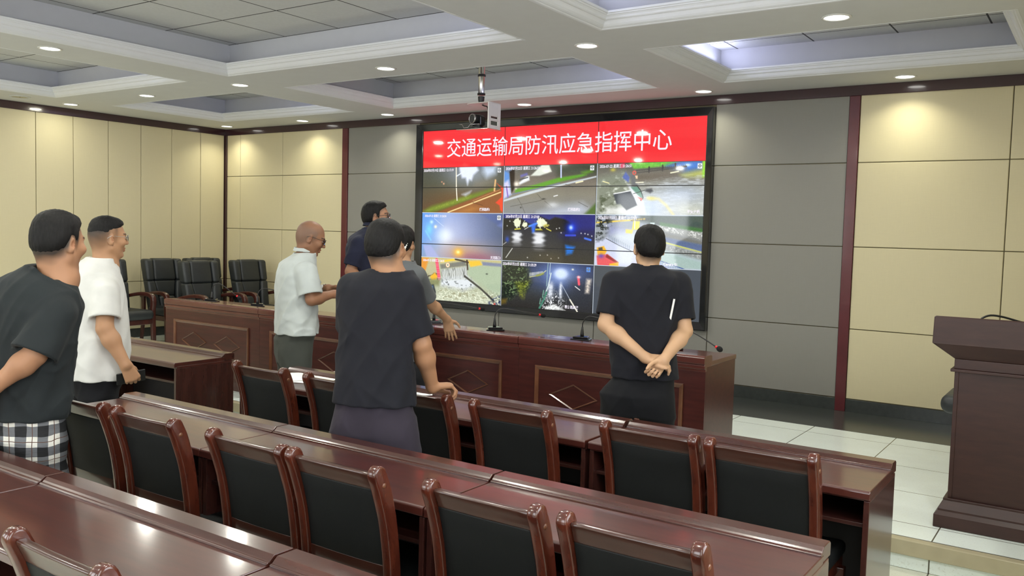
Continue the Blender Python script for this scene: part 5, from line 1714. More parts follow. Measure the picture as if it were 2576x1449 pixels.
# --- head, in its own frame: x towards the face, y to the person's left, z up
def head_sdf(q, ears=True, full=1.0):
    m = q.copy(); m[:, 1] = np.abs(m[:, 1])
    d = ellips(m, (-0.014, 0, 0.030), (0.098, 0.079, 0.086))
    d = smin(d, ellips(m, (-0.048, 0, -0.012), (0.056, 0.062, 0.062)), 0.03)
    d = smin(d, ellips(m, (0.026, 0, -0.028), (0.066, 0.063 * full, 0.082)), 0.03)
    d = smin(d, rcone(m, (-0.002, 0.050 * full, -0.062), (0.052, 0.020, -0.102), 0.022, 0.019), 0.025)
    d = smin(d, ellips(m, (0.066, 0, -0.104), (0.021, 0.024, 0.017)), 0.02)
    d = smin(d, rcone(m, (0.078, 0.040, 0.020), (0.089, 0.012, 0.018), 0.008, 0.008), 0.014)
    d = smin(d, ellips(m, (0.062, 0.044 * full, -0.026), (0.024, 0.020, 0.020)), 0.02)
    d = smax(d, -ellips(m, (0.096, 0.033, 0.000), (0.014, 0.017, 0.011)), 0.012)
    d = smin(d, ellips(m, (0.0755, 0.032, -0.001), (0.0125, 0.016, 0.0115)), 0.004)
    d = smin(d, rcone(m, (0.086, 0, 0.012), (0.107, 0, -0.030), 0.0065, 0.0105), 0.012)
    d = smin(d, ellips(m, (0.096, 0.012, -0.034), (0.012, 0.0085, 0.008)), 0.006)
    d = smin(d, ellips(m, (0.086, 0, -0.062), (0.012, 0.022, 0.0075)), 0.007)
    d = smin(d, ellips(m, (0.084, 0, -0.076), (0.012, 0.020, 0.0075)), 0.007)
    d = smax(d, -ellips(m, (0.098, 0, -0.069), (0.010, 0.022, 0.0022)), 0.003)
    if ears:
        a = math.radians(-12)
        R = np.array([[math.cos(a), 0, -math.sin(a)], [0, 1, 0], [math.sin(a), 0, math.cos(a)]])
        b = math.radians(24)
        R2 = np.array([[math.cos(b), math.sin(b), 0], [-math.sin(b), math.cos(b), 0], [0, 0, 1]])
        RR = R @ R2.T
        e = ellips(m, (-0.012, 0.081, -0.012), (0.019, 0.0072, 0.033), RR)
        e = smax(e, -ellips(m, (-0.004, 0.0905, -0.006), (0.011, 0.0075, 0.019), RR), 0.004)
        e = smin(e, ellips(m, (-0.003, 0.078, -0.036), (0.009, 0.006, 0.010)), 0.006)
        d = smin(d, e, 0.006)
    return d

HX = [-0.12, -0.07, -0.045, -0.025, -0.012, 0.004, 0.016, 0.024, 0.034, 0.05, 0.07, 0.11]
HZ = {'crop': [-0.078, -0.074, -0.058, -0.036, 0.018, 0.018, -0.010, -0.014, 0.034, 0.054, 0.070, 0.074],
      'fade': [0.020, 0.022, 0.024, 0.028, 0.034, 0.040, 0.044, 0.046, 0.048, 0.056, 0.070, 0.072],
      'low': [-0.092, -0.088, -0.066, -0.040, 0.016, 0.016, -0.010, -0.012, 0.034, 0.054, 0.070, 0.074],
      'long': [-0.096, -0.094, -0.080, -0.052, 0.008, 0.010, -0.022, -0.028, 0.030, 0.050, 0.066, 0.072]}
def hair_sdf(q, style, th, top, seed):
    hz = np.interp(q[:, 0], HX, HZ[style])
    h = q[:, 2] - hz + 0.004 * wob(q, 110, seed + 2)
    t = th * np.clip(h / 0.05, 0, 1) + top * np.clip((q[:, 2] - 0.055) / 0.05, 0, 1)
    t = t - 0.0022 * (1 - np.clip(h / 0.014, 0, 1))
    t = t + 0.0011 * wob(q * np.array([1.0, 1.0, 0.6]), 330, seed) * np.clip(h / 0.02, 0, 1)
    if style in ('crop', 'fade'):
        # brush of longer hair over the forehead
        t = t + 0.010 * np.clip((q[:, 0] - 0.03) / 0.05, 0, 1) * np.clip((q[:, 2] - 0.06) / 0.02, 0, 1)
    return smax(head_sdf(q, False) - t, -h * 0.8, 0.004)

# --- hand: list of tapered segments from the wrist; d fingers, n out of the palm, thumb on side s
def hand_parts(w, d, n, side, curl, spread=0.16, sc=1.0, thumb=(0.5, 0.35)):
    d = np.array(d, float); d /= np.linalg.norm(d)
    n = np.array(n, float); n -= d * (n @ d); n /= np.linalg.norm(n)
    u = np.cross(n, d) * side            # towards the thumb
    w = np.array(w, float)
    P = []
    L = [(0.088, (0.040, 0.024, 0.019), 0.030), (0.091, (0.044, 0.027, 0.020), 0.010), (0.087, (0.041, 0.025, 0.019), -0.010), (0.080, (0.032, 0.019, 0.017), -0.029)]
    for i, (m, ph, o) in enumerate(L):
        a = w + u * o * 0.55 * sc + d * 0.012 * sc
        b = w + u * o * sc + d * m * sc
        P.append((a, b, 0.0155 * sc, 0.0125 * sc, 0.012))
        c = curl[i] if isinstance(curl, (list, tuple)) else curl
        ang = 0.0
        dd = d + u * (o / 0.03) * spread * 0.5
        dd /= np.linalg.norm(dd)
        r = [0.0098, 0.0088, 0.0080, 0.0070]
        if i == 3:
            r = [0.0085, 0.0076, 0.0070, 0.0062]
        for k, l in enumerate(ph):
            ang += c * (1.0, 1.15, 0.75)[k]
            e = dd * math.cos(ang) + n * math.sin(ang)
            b2 = b + e * l * sc
            P.append((b, b2, r[k] * sc, r[k + 1] * sc, 0.0035))
            b = b2
    # thumb leaves the side of the palm near its base
    a = w + u * 0.018 * sc + d * 0.018 * sc + n * 0.006
    out, fold = thumb
    t1 = d * 0.62 + u * (0.35 + out) + n * fold
    t1 /= np.linalg.norm(t1)
    b = a + t1 * 0.046 * sc
    P.append((a, b, 0.0150 * sc, 0.0115 * sc, 0.010))
    t2 = t1 * 0.75 + d * 0.45 + n * fold * 0.3 - u * 0.10
    t2 /= np.linalg.norm(t2)
    c = b + t2 * 0.032 * sc
    P.append((b, c, 0.0110 * sc, 0.0098 * sc, 0.004))
    t3 = t2 * 0.8 + d * 0.3 - u * 0.15 + n * fold * 0.3
    t3 /= np.linalg.norm(t3)
    P.append((c, c + t3 * 0.026 * sc, 0.0098 * sc, 0.0078 * sc, 0.004))
    return P

def person(label, D, cfg):
    base, az = D['base'], D['az']
    J = {k: np.array(v, float) for k, v in D['J'].items()}
    hx, hy, hz, haz, hp, hs = D['head']
    hc = np.array([hx, hy, hz])
    ca, sa, cp, sp_ = math.cos(haz), math.sin(haz), math.cos(hp), math.sin(hp)
    HR = np.array([[ca * cp, -sa, -ca * sp_], [sa * cp, ca, -sa * sp_], [sp_, 0, cp]])   # columns: face, left, up
    if cfg.get('tilt'):
        t = cfg['tilt']; c_, s_ = math.cos(t), math.sin(t)
        HR = HR @ np.array([[1, 0, 0], [0, c_, -s_], [0, s_, c_]])
    fz = np.array([math.cos(az), math.sin(az), 0.0]); sd = np.array([fz[1], -fz[0], 0.0])
    root = thing('person', label, 'person', base, 0)
    root['kind'] = 'thing'
    # legs stand under the hips
    pr = D['pants'][0]
    hipz = 0.86
    pc = np.array([pr[1], pr[2], 0.0])
    st = cfg.get('stance', 0.10)
    for s, sg in (('L', -1), ('R', 1)):
        J['hip' + s] = pc + sd * sg * 0.095 + np.array([0, 0, hipz])
        J['kn' + s] = pc + sd * sg * (0.088 + st) * 0.5 + sd * sg * 0.045 + fz * cfg.get('knee', 0.02) + np.array([0, 0, 0.475])
        J['an' + s] = pc + sd * sg * (0.04 + st) + fz * (-0.03 + (cfg.get('step', 0.0) * sg)) + np.array([0, 0, 0.085])
    def headq(p): return ((p - hc) @ HR) / hs
    neck0 = J['neck'] + np.array([0, 0, -0.03])
    nk_top = hc + HR @ (np.array([-0.030, 0, -0.045]) * hs)
    nr = cfg.get('neck', 0.056)
    hands = []
    for s in ('L', 'R'):
        if ('hand' + s) in cfg:
            hd = cfg['hand' + s]
            hands += hand_parts(J['wr' + s], hd['d'], hd['n'], (-1 if s == 'R' else 1), hd.get('curl', 0.4), hd.get('spread', 0.16), hd.get('sc', 1.0), hd.get('thumb', (0.5, 0.35)))
    hb = [np.array([q for P in hands for q in P[:2]]).min(0) - 0.03, np.array([q for P in hands for q in P[:2]]).max(0) + 0.03] if hands else None
    am = cfg.get('arm', 1.0)
    shorts = cfg.get('shorts')
    def body(p):
        # core, hidden under the clothes, ties neck, arms and legs into one body
        top = J['neck'] + np.array([0, 0, -0.07])
        d = rcone(p, top, pc + np.array([0, 0, 0.95]), 0.055, 0.06)
        for s in ('L', 'R'):
            sh, el, wr = J['sh' + s], J['el' + s], J['wr' + s]
            d = smin(d, rcone(p, top, sh, 0.05, 0.045), 0.03)
            mid = el + (wr - el) * 0.30
            a = rcone(p, sh, el, 0.052 * am, 0.041 * am)
            a = smin(a, rcone(p, el, mid, 0.040 * am, 0.0425 * am), 0.02)
            a = smin(a, rcone(p, mid, wr, 0.0415 * am, 0.0275 * am), 0.03)
            a = smin(a, ellips(p, wr, (0.029, 0.029, 0.029)), 0.015)
            d = smin(d, a, 0.02)
            hp_, kn, an = J['hip' + s] - sd * (0.03 if s == 'R' else -0.03) + np.array([0, 0, -0.08]), J['kn' + s], J['an' + s]
            d = smin(d, rcone(p, pc + np.array([0, 0, 0.95]), hp_, 0.06, 0.06), 0.03)
            d = smin(d, rcone(p, hp_, kn, 0.06, 0.05), 0.03)
            d = smin(d, rcone(p, kn, kn + (an - kn) * 0.3, 0.052, 0.056), 0.03)
            d = smin(d, rcone(p, kn + (an - kn) * 0.3, an, 0.054, 0.036), 0.03)
            d = smin(d, rcone(p, an, an + fz * 0.10 + np.array([0, 0, -0.045]), 0.036, 0.026), 0.02)
        d = smin(d, rcone(p, neck0 + np.array([0, 0, -0.02]), nk_top, nr * 1.12, nr), 0.04)
        m = np.linalg.norm(p - hc, axis=1) < 0.26
        if m.any():
            q = headq(p[m])
            d[m] = smin(d[m], head_sdf(q, True, cfg.get('full', 1.0)) * hs, 0.022)
        if hb is not None:
            m = ((p > hb[0]) & (p < hb[1])).all(axis=1)
            if m.any():
                pm = p[m]; dm = d[m]
                hd_ = None
                for a, b, ra, rb, k in hands:
                    x = rcone(pm, a, b, ra, rb)
                    hd_ = x if hd_ is None else smin(hd_, x, k)
                d[m] = smin(dm, hd_, 0.012)
        return d
    sk = np.array(lin(*cfg['skin'])[:3])
    def skincol(V):
        c = np.tile(sk, (len(V), 1))
        n_ = wob(V, 30, 3, 0.05)
        c = c * (1 + n_)[:, None]
        q = headq(V); ay = np.abs(q[:, 1])
        near = np.linalg.norm(V - hc, axis=1) < 0.2
        def mixc(mask, col, a=1.0):
            m = (mask * a)[:, None]
            return c * (1 - m) + np.array(col) * m
        sm = lambda x, a, b: np.clip((x - a) / (b - a), 0, 1)
        lips = near * (q[:, 0] > 0.07) * (np.abs(q[:, 2] + 0.069) < 0.011) * (ay < 0.022)
        c = mixc(lips, sk * np.array([0.85, 0.55, 0.55]), 0.6)
        brow = near * (q[:, 0] > 0.05) * (np.abs(q[:, 2] - 0.024 + 6 * (ay - 0.03) ** 2) < 0.0045) * (ay > 0.012) * (ay < 0.052)
        c = mixc(brow, (0.012, 0.010, 0.009), 0.85)
        slit = near * (q[:, 0] > 0.06) * (np.abs(q[:, 2] + 0.0005) < 0.0052 * np.sqrt(np.clip(1 - ((ay - 0.032) / 0.0145) ** 2, 0, 1)))
        c = mixc(slit, (0.55, 0.53, 0.50), 0.9)
        iris = slit * (np.abs(ay - 0.032) < 0.006)
        c = mixc(iris, (0.015, 0.011, 0.009), 0.95)
        lid = near * (q[:, 0] > 0.06) * (np.abs(q[:, 2] - 0.0055) < 0.0014) * (np.abs(ay - 0.032) < 0.017)
        c = mixc(lid, sk * 0.25, 0.7)
        ear_in = near * (ay > 0.076) * ((((q[:, 0] + 0.004) / 0.010) ** 2 + ((q[:, 2] + 0.008) / 0.016) ** 2) < 1)
        c = mixc(ear_in, sk * np.array([0.75, 0.55, 0.5]), 0.5)
        if cfg.get('stubble'):
            hzl = np.interp(q[:, 0], HX, HZ['crop'])
            h = near * sm(q[:, 2] - hzl + 0.006 * wob(q, 120, 5), *cfg.get('fade_len', (-0.026, 0.022))) * (1 - sm(ay, 0.082, 0.088))
            a, col = cfg['stubble']
            if cfg.get('bald'):
                h = h * (1 - sm(q[:, 2], 0.045, 0.085) * sm(q[:, 0], -0.10, -0.04))
            c = mixc(h, col, a)
        beard = near * sm(q[:, 0], 0.02, 0.05) * sm(-q[:, 2], 0.05, 0.08)
        c = mixc(beard, sk * 0.6, 0.25)
        return np.clip(c, 0, 1)
    allp = np.array(list(J.values()) + [hc])
    lo = allp.min(0) - 0.22; hi = allp.max(0) + 0.22
    lo[2] = -0.004 if True else lo[2]
    hi[2] = hz + 0.2
    b_ = sculpt('body', lambda p: np.maximum(body(p), -p[:, 2] + 0.02), lo, hi, 0.0042, MT['skin'], root, 1, skincol)

    # shirt
    rings = [list(r) for r in D['shirt']]
    rings = [[r[0], r[1], r[2], max(r[3], 0.03), max(r[4] * cfg.get('deep', 1.05), 0.075 if r[0] > 1.46 else 0.10)] for r in rings]
    hemz = rings[0][0]
    bulge = cfg.get('belly', 0.0)
    if bulge:
        for r in rings:
            g = bulge * math.exp(-((r[0] - 1.02) / 0.16) ** 2)
            r[1] += fz[0] * g * 0.5; r[2] += fz[1] * g * 0.5; r[4] += g * 0.5
    sl = cfg.get('sleeve', 0.78); srad = cfg.get('sleeve_r', (0.074, 0.068))
    fold_a = cfg.get('fold', 1.0)
    def shirt(p):
        d = loft(p, rings, az, 2.3)
        for s in ('L', 'R'):
            sh, el = J['sh' + s], J['el' + s]
            t = (J['neck'] + np.array([0, 0, -0.055])) * 0.55 + sh * 0.45
            d = smin(d, rcone(p, J['neck'] + np.array([0, 0, -0.085]), sh + np.array([0, 0, -0.004]), 0.058, 0.056), 0.035)
        f_ = folds(p, cfg['seed'], sd, fz)
        low = np.clip((1.25 - p[:, 2]) / 0.3, 0, 1)
        f_ = f_ + 0.0035 * low * np.sin(np.arctan2(p[:, 1] - rings[0][2], p[:, 0] - rings[0][1]) * 9 + 3 * np.sin(p[:, 2] * 9) + cfg['seed'])
        d = d + f_ * fold_a
        # bottom hem: cut, and hollow underneath
        tiltv = cfg.get('hemtilt', 0.0)
        hem = hemz + tiltv * ((p - np.array([rings[0][1], rings[0][2], 0])) @ sd)
        d = smax(d, hem - p[:, 2], 0.006)
        for s in ('L', 'R'):
            sh, el = J['sh' + s], J['el' + s]
            ax = (el - sh); L = np.linalg.norm(ax); ax = ax / L
            end = sh + ax * L * sl
            x = rcone(p, sh, sh + ax * (L * sl + 0.03), srad[0], srad[1])
            x = x + (folds(p, cfg['seed'] + 5, sd, fz) * 0.8 + wob(p, 42, cfg['seed'] + 5, 0.0015)) * fold_a
            t = (p - end) @ ax
            x = smax(x, t, 0.005)
            x = np.maximum(x, -np.maximum(rcone(p, sh, end + ax * 0.1, srad[0] - 0.013, srad[1] - 0.012), -t - 0.03))
            d = smin(d, x, 0.022)
        # neck opening with a ribbed edge
        nd = (nk_top - neck0); nd = nd / np.linalg.norm(nd) + np.array([0, 0, 0.8]); nd = nd / np.linalg.norm(nd)
        nrr = nr * 1.12 + cfg.get('nopen', 0.012)
        hgt = (p - J['neck']) @ nd
        dist = np.linalg.norm(p - J['neck'] - hgt[:, None] * nd, axis=1)
        fr = (p - J['neck']) @ fz
        # the collar stands a few millimetres proud round the opening
        d = d - 0.0045 * np.clip(1 - np.abs(dist - nrr - 0.010) / 0.012, 0, 1)
        d = smax(d, -smax(dist - nrr - 0.016, -(hgt - 0.014 + 0.35 * np.clip(fr, 0, 1)), 0.006), 0.006)
        return smax(d, -np.maximum(dist - nrr, -(hgt + 0.045)), 0.004)
    lo = allp.min(0) - 0.22; hi = allp.max(0) + 0.22
    lo[2] = hemz - 0.05; hi[2] = J['neck'][2] + 0.06
    s_ = sculpt(cfg.get('shirt_name', 'shirt'), shirt, lo, hi, 0.0055, MT[cfg['shirt']], root, 1)
    if cfg.get('collar'):
        nd = (nk_top - neck0); nd = nd / np.linalg.norm(nd)
        def collar(p):
            hgt = (p - J['neck']) @ nd
            dist = np.linalg.norm(p - J['neck'] - hgt[:, None] * nd, axis=1)
            fr = (p - J['neck']) @ fz
            x = np.abs(dist - (nr * 1.12 + 0.011 + np.clip(-hgt + 0.03, 0, 1) * 0.40)) - 0.0035
            x = np.maximum(x * 0.9, np.maximum(hgt - 0.040 + 0.45 * np.clip(fr + 0.02, 0, 1), -hgt - 0.008 + 0.02))
            return smax(x, -(0.02 - np.abs((p - J['neck']) @ sd)) * (fr > 0.03) - 10 * (fr <= 0.03), 0.002)
        sculpt('collar', collar, J['neck'] - 0.14, J['neck'] + 0.14, 0.0038, MT[cfg['shirt']], root, 1)

    # trousers or shorts
    pr_ = [list(r) for r in D['pants']]
    top = hemz + 0.12
    pr_ = [[r[0], r[1], r[2], r[3], r[4] * cfg.get('pants_deep', 1.0)] for r in pr_]
    pr_ = [[0.70, pr_[0][1], pr_[0][2], pr_[0][3] * 0.95, pr_[0][4] * 0.74], [0.77, pr_[0][1], pr_[0][2], pr_[0][3] * 0.98, pr_[0][4] * 0.88]] + [r for r in pr_ if r[0] > 0.80]
    r_top = pr_[-1]
    pr_.append([max(top, r_top[0] + 0.05), rings[0][1], rings[0][2], min(r_top[3], rings[0][3] - 0.014), min(r_top[4], rings[0][4] - 0.014)])
    A_ = np.array(rings)
    q_ = []
    for r in pr_:
        if r[0] > hemz - 0.005:
            r = [r[0]] + [float(np.interp(r[0], A_[:, 0], A_[:, k])) for k in (1, 2)] + [min(r[3], float(np.interp(r[0], A_[:, 0], A_[:, 3])) - 0.018), min(r[4], float(np.interp(r[0], A_[:, 0], A_[:, 4])) - 0.018)]
        q_.append(r)
    lowr = [r for r in q_ if r[0] <= hemz - 0.005]
    ins = [hemz + 0.0] + [float(np.interp(hemz, A_[:, 0], A_[:, k])) for k in (1, 2)] + [rings[0][3] - 0.016, rings[0][4] - 0.016]
    pr_ = [r for r in lowr if r[0] < hemz - 0.03] + [ins] + [r for r in q_ if r[0] > hemz + 0.01]
    lr = cfg.get('leg_r', (0.102, 0.092, 0.082))
    def pants(p):
        d = loft(p, pr_, az, 2.3)
        for s in ('L', 'R'):
            hp_, kn, an = J['hip' + s], J['kn' + s], J['an' + s]
            if shorts:
                hp_ = hp_ * 1.0; hp_[2] = min(hp_[2], hemz - 0.125)
                e = hp_ + (kn - hp_) * shorts
                x = rcone(p, hp_, e + (kn - hp_) * 0.1, lr[0], lr[1])
                ax = (kn - hp_) / np.linalg.norm(kn - hp_)
                t = (p - e) @ ax
                x = smax(x, t, 0.006)
                x = np.maximum(x, -np.maximum(rcone(p, hp_, e + ax * 0.2, lr[0] - 0.01, lr[1] - 0.01), -t - 0.05))
            else:
                hp2 = hp_ * 1.0; hp2[2] = min(hp_[2], hemz - 0.125)
                x = rcone(p, hp2, kn, lr[0], lr[1])
                x = smin(x, rcone(p, kn, an + np.array([0, 0, -0.03]), lr[1], lr[2]), 0.03)
                x = np.maximum(x, 0.022 - p[:, 2])
            d = smin(d, x, 0.045)
        return d + folds(p, cfg['seed'] + 9, sd, fz) * 0.9 + wob(p * np.array([1, 1, 0.5]), 26, cfg['seed'] + 9, 0.002)
    lo = pc - 0.36; hi = pc + 0.36
    lo[2] = 0.0; hi[2] = top + 0.08
    sculpt('shorts' if shorts else 'trousers', pants, lo, hi, 0.0065, MT[cfg['pants']], root, 1)

    # shoes
    for s in ('L', 'R'):
        an = J['an' + s]
        ft = fz * 1.0
        a = np.array([an[0], an[1], 0.0]) - ft * 0.05; b = a + ft * 0.19
        def shoe(p, a=a, b=b, an=an):
            d = rcone(p, a + [0, 0, 0.045], b + [0, 0, 0.036], 0.042, 0.046)
            d = smin(d, rcone(p, a + ft * 0.02 + [0, 0, 0.05], an + [0, 0, 0.0], 0.044, 0.044), 0.02)
            d = np.maximum(d, p[:, 2] - 0.10)
            return smax(d, 0.002 - p[:, 2], 0.004)
        sculpt('shoe', shoe, np.minimum(a, b) - 0.08, np.maximum(a, b) + [0.08, 0.08, 0.14], 0.0065, MT[cfg.get('shoe', 'black')], root, 1)

    # hair
    if cfg.get('hair'):
        st_, th, tp = cfg['hair']
        hrf = lambda p: hair_sdf(headq(p), st_, th, tp, cfg['seed']) * hs
        sculpt('hair', hrf, hc - 0.19, hc + 0.19, 0.0036, MT['hair'], root, 0)
    HM = Matrix.Identity(4)
    for i in range(3):
        for j in range(3):
            HM[i][j] = float(HR[i, j]) * hs
        HM[i][3] = float(hc[i])
    def on_head(name, mb, mat, par=None, **kw):
        o = obj(name, mb, mat, par if par is not None else root, **kw)
        if par is None:
            o.matrix_local = HM
        return o
    if cfg.get('glasses'):
        mat, rim = cfg['glasses']
        mb = MB()
        for s in (-1, 1):
            P = []
            for k in range(21):
                a = 2 * math.pi * k / 20
                P.append((0.1045 - 0.010 * abs(math.cos(a)) ** 2 * 0.3 - (0.012 if s * math.cos(a) > 0 else 0.0) * abs(math.cos(a)), s * 0.034 + 0.0245 * math.cos(a), 0.000 + (0.0175 if math.sin(a) > 0 else 0.0185) * np.sign(math.sin(a)) * abs(math.sin(a)) ** 0.8))
            mb.tube(P, rim, 6, caps=False)
        mb.tube([(0.103, -0.011, 0.004), (0.1075, 0, 0.007), (0.103, 0.011, 0.004)], rim, 6)
        for s in (-1, 1):
            mb.tube([(0.092, s * 0.0595, 0.006), (0.080, s * 0.072, 0.007), (0.03, s * 0.0800, 0.007), (-0.012, s * 0.0845, 0.010), (-0.034, s * 0.083, -0.006)], rim, 6)
        g = on_head('glasses', mb, MT[mat])
        for s in (-1, 1):
            mb = MB()
            v = [(0.1035 - (0.009 if s * math.cos(a) > 0 else 0.0) * abs(math.cos(a)), s * 0.034 + 0.024 * math.cos(a), 0.0175 * math.sin(a)) for a in np.linspace(0, 2 * math.pi, 20, endpoint=False)]
            v2 = [(x - 0.0012, y, z) for x, y, z in v]
            n = 20
            mb.add(v + v2, [tuple(range(n)), tuple(range(2 * n - 1, n - 1, -1))] + [(i, (i + 1) % n, n + (i + 1) % n, n + i) for i in range(n)])
            obj('lens', mb, MT['lens'], g)
    return dict(root=root, J=J, HM=HM, HR=HR, hc=hc, on_head=on_head, base=np.array(base, float))

qg = NT('spectacle_lens')
qg.set(Roughness=0.02, Base_Color=(0.95, 0.97, 1.0, 1))
qg.b.inputs['Transmission Weight'].default_value = 1.0
qg.b.inputs['IOR'].default_value = 1.15
MT['lens'] = qg.m

